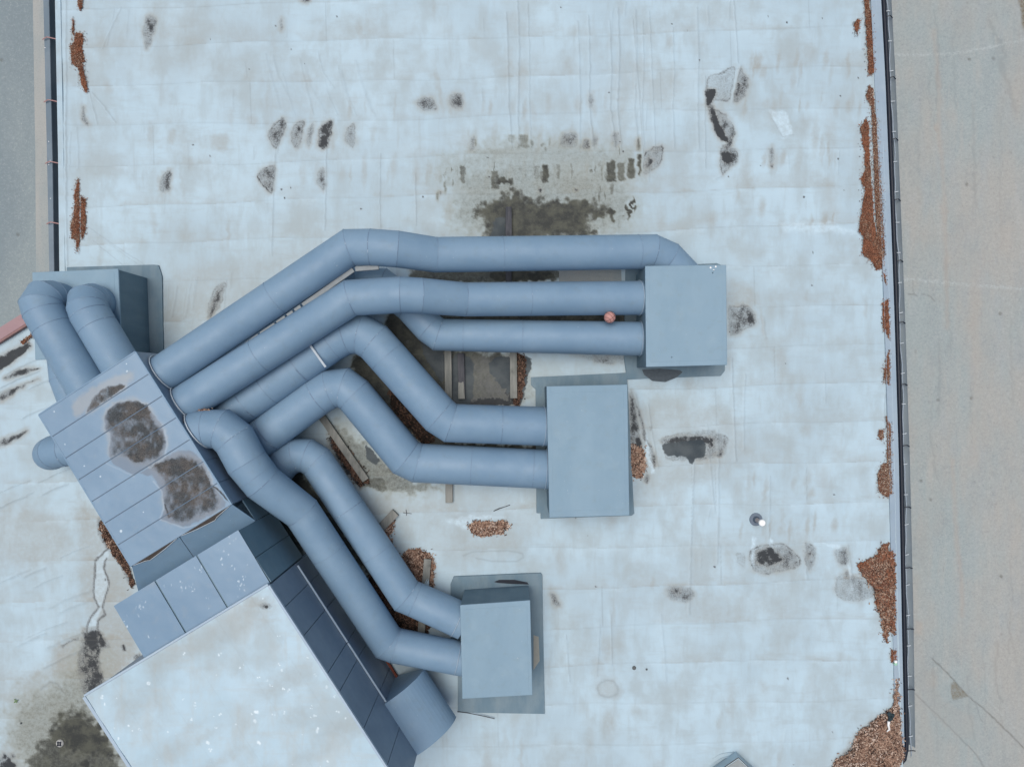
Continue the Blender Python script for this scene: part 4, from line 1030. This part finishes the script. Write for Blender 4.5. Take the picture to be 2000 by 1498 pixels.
duct('left one of the two elbowed ducts by the gutter', [(119, 590, 1.25, 72), (100, 585, 1.52, 73), (89, 586, 1.66, 75), (83, 596, 1.75, 76), (87, 610, 1.77, 76), (200, 808, 1.77, 76)], group=g2_, collars=(False, False), short=.9, seams=((4, .15, S, .01),))
duct('right one of the two elbowed ducts by the gutter', [(192, 594, 1.25, 70), (180, 590, 1.48, 71), (173, 592, 1.62, 72), (172, 602, 1.70, 73), (176, 614, 1.73, 73), (272, 775, 1.73, 73)], group=g2_, collars=(False, False), short=.9, seams=((4, .15, S, .01),))
duct('shadowed lower duct leaving the left box towards the plenum', [(118, 660, .7, 52), (126, 740, .75, 52), (160, 830, .9, 52)], name='lower_duct', group=None, collars=(False, False))
duct('short duct stub bulging out beneath the plenum on its left side', [(190, 870, 1.2, 64), (130, 878, 1.2, 64), (108, 882, 1.15, 64), (102, 885, 1.0, 64), (106, 882, .5, 60), (109, 880, -.02, 58)], name='duct_stub', group=None, collars=(False, False), short=.9)

# strap over the third duct and the narrow rail in the gap
t = thing('pale_strap', 'pale metal strap laid across the gap between two ducts', 'strap', P(620, 695, 1.7))
st = MB(); a, b = P(604, 672, 1.62), P(636, 717, 1.50); st.bar(a, b, .045, .02); st.build('strap', m_seal, t, bevel=.004)
m_tray = plain('tray_grey', (.22, .245, .255), .5)
t = thing('cable_tray', 'thin grey cable tray running in the gap between the two upper ducts', 'cable tray', P(560, 620, 1.2))
rl = [(400, 731), (447, 698), (478, 677), (508, 655.5), (540, 634), (560, 620), (575, 610), (590, 599), (692, 527), (742, 523)]
ps = [P(u, v-1, 1.78) for u, v in rl]
for i in range(len(ps)-1):
    d = (ps[i+1]-ps[i]).normalized(); MB().bar(ps[i]+d*.02, ps[i+1]-d*.02, .10, .05).build('tray_length', m_wood if 0 else m_tray, t, bevel=.01)

# ------------------------------------------------------------ basketball resting in the groove between two ducts
bp = P(1191, 620, 1.12); rB = .121
t = thing('basketball', 'faded orange basketball resting in the groove between two ducts', 'ball', bp-Vector((0, 0, rB)))
mb = MB(); nu, nv = 32, 20
for i in range(nv+1):
    th = math.pi*i/nv
    for j in range(nu):
        ph = 2*math.pi*j/nu; mb.v.append(tuple(bp+Vector((math.sin(th)*math.cos(ph), math.sin(th)*math.sin(ph), math.cos(th)))*rB))
for i in range(nv):
    for j in range(nu):
        q = (j+1) % nu; mb.f.append((i*nu+j, (i+1)*nu+j, (i+1)*nu+q, i*nu+q))
mb.build('ball', m_ball, t, smooth=True)
import mathutils
Rm = mathutils.Euler((.35, .2, .75)).to_matrix(); gm = MB()
def curve(fn, n=48):
    gm.tube([bp+Rm @ (fn(2*math.pi*k/n).normalized()*(rB+.0005)) for k in range(n+1)], .0035, 6, False)
curve(lambda a: Vector((math.cos(a), 0, math.sin(a)))); curve(lambda a: Vector((0, math.cos(a), math.sin(a))))
for sg in (1, -1): curve(lambda a: Vector((sg*(.62+.18*math.cos(2*a)), .72*math.cos(a), .72*math.sin(a))))
gm.build('groove', m_ballseam, t, smooth=True)

# ------------------------------------------------------------ white capped vent pipe, roof drain
t = thing('vent_pipe', 'slim roof vent with bright white cap beside a grey collar', 'vent pipe', P(1476, 1014, 0))
c = P(1476, 1014, .0); MB().cyl(c, .15, .142, .03, 32).build('collar', plain('grey_collar', (.16, .2, .25), .7), t, bevel=.005)
MB().cyl(c+Vector((0, 0, .03)), .075, .055, .06, 24).build('boot', plain('dark_boot', (.1, .13, .17), .7), t)
MB().cyl(c+Vector((0, 0, .05)), .047, .047, .34, 24).build('pipe', plain('tan_pipe', (.42, .36, .34), .6), t, smooth=False)
MB().cyl(c+Vector((0, 0, .37)), .072, .068, .06, 28).build('cap', m_white, t, bevel=.008)
t = thing('roof_drain', 'small round roof drain with four dark holes in the murky lower-left puddle', 'drain', P(117, 1451, 0))
c = P(117, 1451, .012); MB().cyl(c, .09, .07, .025, 28).build('grate', plain('drain_grey', (.42, .42, .4), .7), t, bevel=.004)
for a in range(4):
    q = c+Vector((math.cos(a*math.pi/2+.75), math.sin(a*math.pi/2+.75), 0))*.037+Vector((0, 0, .0255)); MB().cyl(q, .028, .028, .002, 12).build('hole', m_black, t)

# ------------------------------------------------------------ timber bearers
def beam(label, a, b, wpx, z=.10, mat=m_wood, group='timber bearers lying on the roof', extra=0):
    A_, B_ = P(a[0], a[1], z), P(b[0], b[1], z); w = wpx*(H-z)/F
    d = (B_-A_).normalized()
    o = MB().bar(A_-Vector((0, 0, z/2)), B_+d*extra-Vector((0, 0, z/2)), w, z-.01).build('timber_bearer', mat, None, bevel=.006)
    return tag(o, label, 'timber', group)
beam('dark timber bearer poking out above the uppermost duct', (993.5, 404), (993.5, 556), 12, .12, m_wood2)
beam('grey timber bearer left of the black pool between the ducts', (874, 640), (876, 790), 13.5, .12)
beam('wet dark timber with a pale split end, second from left between the ducts', (900, 690), (902, 779), 13, .08, m_wood2)
beam('grey timber bearer right of the black pool, beside dark mulch', (1002, 640), (1003.5, 778), 13.5, .12)
beam('long slanting timber bearer in mulch between the bent ducts', (618, 800), (714, 938), 14, .12)
beam('short timber stub sticking out below the lower middle duct', (876.5, 900), (877, 982), 14, .12)
beam('slanting timber stub leaning out from the low duct', (735, 1040), (772, 1001), 17, .12)
b = beam('timber bearer with crumpled foil, standing in the brown mulch pile', (835, 1092), (822, 1240), 14, .12)
f = MB()
for k in range(16):
    a0 = P(833-k*.2+rnd.uniform(-5, 5), 1128+k*2.2, .125+rnd.uniform(0, .03)); a1 = P(832+rnd.uniform(-7, 7), 1146+k*.6, .13+rnd.uniform(0, .04)); a2 = P(832+rnd.uniform(-8, 8), 1140+k, .125)
    f.add([a0, a1, a2], [(0, 1, 2)])
tag(f.build('foil_scrap', m_foil), 'crumpled silvery foil scrap draped over the timber by the low duct', 'foil')
f = MB(); f.prism([P(895, 746, .097), P(900, 748, .097), P(905, 745, .097), P(908, 779, .097), P(895, 779, .097)], .06)
o = f.build('split_end', m_wood); tag(o, 'pale split board end lying on the wet dark timber', 'board')
tag(MB().prism([P(1092, 529, .03), P(1213, 527, .03), P(1214, 552, .03), P(1092, 552, .03)], -.02).build('concrete_slab', m_conc), 'flat grey slab on the roof between the two upper ducts', 'slab')
t = thing('red_batten', 'rusty red steel batten beside the penthouse wall near the hood', 'batten', P(765, 1300, 0))
MB().bar(P(748, 1278, .12), P(776, 1322, .12), .05, .06).build('batten', m_rust, t, bevel=.004); MB().bar(P(742, 1282, .1), P(771, 1327, .1), .03, .05).build('edge_strip', m_seal, t)

# ------------------------------------------------------------ litter: mulch, needles and wood chips in drifts
PAL_R = [(.34, .15, .085), (.27, .115, .065), (.19, .08, .05), (.13, .06, .04), (.32, .16, .1), (.07, .04, .03), (.36, .25, .18)]
PAL_O = [(.2, .1, .065), (.27, .13, .085), (.13, .07, .05), (.34, .22, .15), (.08, .05, .04), (.5, .42, .34), (.18, .085, .055)]
PAL_B = [(.36, .235, .17), (.28, .17, .12), (.2, .12, .085), (.12, .072, .054), (.46, .34, .26), (.055, .036, .03), (.6, .48, .4)]
PAL_K = [(.03, .022, .018), (.05, .035, .027), (.02, .017, .015), (.1, .055, .04), (.16, .1, .07)]
chip_total = 0
def litter(label, poly, pal, dens=5200, z=0.0, size=.022, hgt=.035, name='mulch_drift', group='brown mulch drifts on the roof'):
    global chip_total
    wp = 3. if pal in (PAL_R, PAL_O) else 8.
    pa = np.array(poly, float); x0, y0 = pa.min(0)-3; x1, y1 = pa.max(0)+3
    area = (x1-x0)*(y1-y0)*(H/F)**2; n = int(area*dens)
    u = rng.uniform(x0, x1, n); v = rng.uniform(y0, y1, n)
    uw = u+(vnoise(u/5, v/5, 21, 3)-.5)*wp; vw = v+(vnoise(u/5, v/5, 22, 3)-.5)*wp
    d = sdist(uw, vw, poly); keep = (d > 0)|(rng.random(n) < .22*np.exp(d/2.2))
    u, v, d = u[keep], v[keep], d[keep]
    n = len(u); chip_total += n
    zz = z+.028+hgt*stepf(d, 0, 9)*(.55+.45*rng.random(n))
    ang = rng.uniform(0, math.pi, n); L = size*rng.uniform(.5, 1.5, n); Wd = size*rng.uniform(.22, .6, n)
    vs = np.zeros((n, 4, 3))
    k = (H-zz)/F; cx = (u-1000)*k; cy = -(v-749)*k
    for i, (a, b) in enumerate(((-1, -1), (1, -.7), (.9, .8), (-.8, 1))):
        vs[:, i, 0] = cx+a*L*np.cos(ang)-b*Wd*np.sin(ang); vs[:, i, 1] = cy+a*L*np.sin(ang)+b*Wd*np.cos(ang)
        vs[:, i, 2] = zz+rng.uniform(-.009, .009, n)
    me = bpy.data.meshes.new(name); me.vertices.add(n*4); 
    # dark bed under the chips: a small grid patch
    me.vertices.foreach_set('co', vs.astype(np.float32).ravel())
    me.loops.add(n*4); me.loops.foreach_set('vertex_index', np.arange(n*4, dtype=np.int32)); me.polygons.add(n)
    me.polygons.foreach_set('loop_start', np.arange(0, n*4, 4, dtype=np.int32)); me.update(calc_edges=True)
    pl = np.array(pal); tone = vnoise(u/14, v/14, 33, 2)
    ci = np.clip((rng.random(n)**(1.1)*len(pl)*.85+(tone-.42)*len(pl)*.9), 0, len(pl)-1).astype(int)
    cols = np.ones((n, 4, 4), np.float32); cols[:, :, :3] = (pl[ci]*rng.uniform(.7, 1.25, (n, 1)))[:, None, :]
    at = me.color_attributes.new('chip', 'FLOAT_COLOR', 'POINT'); at.data.foreach_set('color', cols.ravel())
    o = link(name, me, m_mulch)
    tag(o, label, 'mulch', group, 'stuff')
    # bed
    g = np.arange(0, 1); us = np.arange(x0, x1, 1.6); vs2 = np.arange(y0, y1, 1.6)
    UU, VV = np.meshgrid(us, vs2); uw = UU+(vnoise(UU/5, VV/5, 21, 3)-.5)*wp; vw = VV+(vnoise(UU/5, VV/5, 22, 3)-.5)*wp
    dd_ = sdist(uw, vw, poly); zz2 = z-.03+.052*stepf(dd_, -1.5, 1.2)+hgt*.5*stepf(dd_, 0, 9)
    idx = np.arange(UU.size).reshape(UU.shape); ok = dd_ > -2.5
    cell = ok[:-1, :-1] & ok[1:, :-1] & ok[:-1, 1:] & ok[1:, 1:]
    a, b, c, e = idx[:-1, :-1][cell], idx[:-1, 1:][cell], idx[1:, 1:][cell], idx[1:, :-1][cell]
    k2 = (H-zz2)/F; co_ = np.stack([(UU-1000)*k2, -(VV-749)*k2, zz2], -1).reshape(-1, 3)
    m2 = bpy.data.meshes.new('bed'); m2.from_pydata(co_.tolist(), [], np.stack([a, e, c, b], -1).tolist()); m2.update()
    link('bed', m2, m_dirtmat if pal not in (PAL_R, PAL_O) else m_redbed, o, True)
    return o
m_redbed = plain('needle_bed', (.2, .09, .055), .95, .1, .35, 40)
for lb, pl in RS: litter(lb, pl, PAL_O if 'outer' in lb or 'tail' in lb else PAL_R, 12000, size=.0115, hgt=.02)
litter('large dark brown mulch drift spreading from the right gutter', [(1735,1060),(1737,1078),(1745,1075),(1748,1100),(1748,1240),(1742,1235),(1735,1230),(1733,1256),(1727,1245),(1722,1200),(1711,1185),(1710,1150),(1690,1130),(1676,1108),(1680,1100),(1708,1088),(1722,1065)], PAL_R[1:]+PAL_B[2:5], 6500, size=.019)
litter('large tan mulch heap in the bottom right corner of the roof', [(1752,1325),(1755,1385),(1760,1440),(1766,1478),(1752,1500),(1700,1530),(1600,1530),(1628,1498),(1630,1487),(1660,1470),(1683,1422),(1700,1416),(1720,1400),(1745,1380),(1748,1350)], PAL_B, 6000, size=.022, hgt=.05)
litter('brown mulch pile round the foil-covered timber', [(783,1085),(800,1075),(815,1072),(838,1082),(848,1100),(845,1148),(838,1155),(790,1130),(770,1085)], PAL_B[:-1], 6500)
litter('thin mulch trail beneath the slanting timber stub', [(755,1025),(770,1017),(768,1030),(760,1045),(768,1065),(750,1040),(735,1030)], PAL_B, 6500)
litter('oval mulch patch alone on the open roof', [(914,1027),(928,1018),(950,1020),(985,1016),(998,1028),(980,1040),(955,1047),(925,1043)], PAL_B, 5500)
litter('pale mulch patch against the right side of the middle box', [(1226,882),(1238,868),(1255,875),(1262,915),(1250,936),(1228,925)], PAL_B[:2]+PAL_B[3:], 6500)
litter('dark mulch filling the gap between the two bent ducts', [(760,755),(800,790),(850,858),(830,872),(765,795)], PAL_K, 5500)  # near-black chips: dark litter with the occlusion under the ducts painted in
litter('dark mulch beside the long slanting timber', [(640,835),(672,870),(690,890),(722,940),(704,948),(655,880)], PAL_K+PAL_B[2:4], 6000)
litter('dark mulch in the gap beside the low duct', [(725,1120),(790,1190),(838,1222),(832,1242),(785,1235),(715,1140)], PAL_K+PAL_B[2:4], 6500)
litter('dark mulch right of the black pool', [(1010,690),(1026,698),(1022,750),(1014,792),(1004,792),(1010,740)], PAL_K+PAL_B[2:4], 6500)
litter('blackish leaf litter at the corner of the square box', [(1226,697),(1240,698),(1240,714),(1228,706)], PAL_K+PAL_R[1:3], 6500)
litter('brown and black litter along the foot of the plenum', [(196,1015),(206,1028),(222,1058),(246,1092),(264,1140),(256,1150),(248,1120),(232,1100),(212,1068),(194,1032)], PAL_K+PAL_B[1:5], 4200, size=.016, hgt=.01)
litter('brown litter lodged between the second duct and the winding duct', [(374,812),(385,804),(412,800),(408,806),(390,812),(378,820)], PAL_R+PAL_B, 9000, z=1.95, size=.014, hgt=.01)

# ------------------------------------------------------------ small odds and ends
t = thing('bottle_cap', 'green and white bottle cap beside the right gutter', 'bottle cap', P(1748, 1293, .03))
MB().cyl(P(1748, 1295, .04), .036, .034, .04, 18).build('cap', m_mint, t); MB().cyl(P(1748, 1291, .05), .032, .03, .04, 18).build('cap_top', m_white, t)
t = thing('rag', 'dark crumpled rag lying on the corner mulch heap', 'rag', P(1739, 1398, .08))
mb = MB(); cc = P(1739, 1398, .1)
for i in range(9):
    th = math.pi*i/16
    for j in range(14):
        a = 2*math.pi*j/14; r = .085*(1+.28*math.sin(3*a+1)+.15*math.sin(5*a))*math.sin(th+.02)/1.; mb.v.append(tuple(cc+Vector((math.cos(a)*r*.8, math.sin(a)*r*1.15, math.cos(th)*.07*(1+.3*math.sin(j*2+i))))))
for i in range(8):
    for j in range(14): q = (j+1) % 14; mb.f.append((i*14+j, (i+1)*14+j, (i+1)*14+q, i*14+q))
mb.build('cloth', m_rag, t)
MB().tube([P(1736, 1408, .11), P(1735, 1416, .12), P(1737, 1424, .11), P(1732, 1428, .1)], [.03, .026, .022, .01], 8).build('plastic_tail', m_white, t)
o = MB().tube([P(893, 1389, .06), P(915, 1392, .07), (P(940, 1397, .06)), P(966, 1403, .05)], .009, 6).build('stick', m_wood2); tag(o, 'thin dark stick at the lower edge of the felt base', 'stick')
o = MB().tube([P(787, 1001, .02), P(795, 1002, .02), P(804, 1003, .02)], .006, 6).tube([P(793, 995, .025), P(794, 1002, .025), P(794, 1007, .02)], .006, 6).build('twig', m_wood2); tag(o, 'little cross-shaped twig on the roof near the short timber stub', 'twig')
o = MB().tube([P(964, 998, .02), P(975, 993, .02), P(985, 990, .02), P(996, 986, .02)], [.008, .012, .006, .008], 6).build('twig', m_wood2); tag(o, 'broken twig lying left of the middle box corner', 'twig')
for (u, v, r, lb) in ((1238.5, 1304, .045, 'flat grey pebble alone on the lower roof'), (1263, 1307, .022, 'tiny dark pebble beside the flat grey one'), (41, 1412, .022, 'small brown pebble near the edge of the murky puddle')):
    mb = MB(); c = P(u, v, .02)
    mb.cyl(c-Vector((0, 0, .015)), r*.9, r, .02, 11); mb.cyl(c+Vector((0, 0, .005)), r, r*.6, .014, 11)
    tag(mb.build('pebble', plain('pebble_grey', (.12, .13, .13), .8), None, smooth=False), lb, 'pebble')
mb = MB(); c = P(31, 1368, .03)
for a in (0.3, 2.2, 4.0, 5.2):
    d = Vector((math.cos(a), math.sin(a), .25)); e = Vector((-d.y, d.x, 0))
    mb.add([c, c+d*.03+e*.016, c+d*.06, c+d*.03-e*.016], [(0, 1, 2, 3)])
tag(mb.build('weed_sprig', m_green), 'tiny green weed sprig at the left edge of the lower roof', 'weed')
print('chips', chip_total)

t = thing('wrapped_kerb', 'corner of a membrane-wrapped roof kerb cut off by the lower photo edge', 'roof kerb', P(1442, 1530, 0))
tp = [P(1442, 1479, .3), P(1492, 1526, .3), P(1445, 1572, .3), P(1396, 1510, .3)]
bs = [P(1437, 1466, .0), P(1500, 1524, 0), P(1446, 1590, 0), P(1375, 1508, 0)]
mb = MB(); mb.add(tp+bs, [(3, 2, 1, 0)]+[(i, (i+1) % 4, 4+(i+1) % 4, 4+i) for i in range(4)]); mb.build('membrane_skin', m_memb, t, bevel=.01)
mb = MB(); cc = sum(tp, Vector())/4
mb.prism([p.lerp(cc, .07)+Vector((0, 0, .012)) for p in tp], .2).build('kerb_cap', plain('grimy_cap', (.3, .33, .33), .8), t, bevel=.006)
for a_, b_ in ((0, 3), (0, 1)): MB().bar(tp[a_]+Vector((0, 0, .004)), tp[b_]+Vector((0, 0, .004)), .012, .012).build('kerb_seam', m_dkbrown, t)
for k, (a_, b_) in enumerate((((1434, 1468), (1384, 1484)), ((1436, 1473), (1382, 1497)))):
    MB().tube([P(a_[0], a_[1], .01), P((a_[0]+b_[0])/2, (a_[1]+b_[1])/2-4, .012), P(b_[0], b_[1], .0)], [.012, .016, .004], 8).build('membrane_fold', m_memb, t, smooth=True)
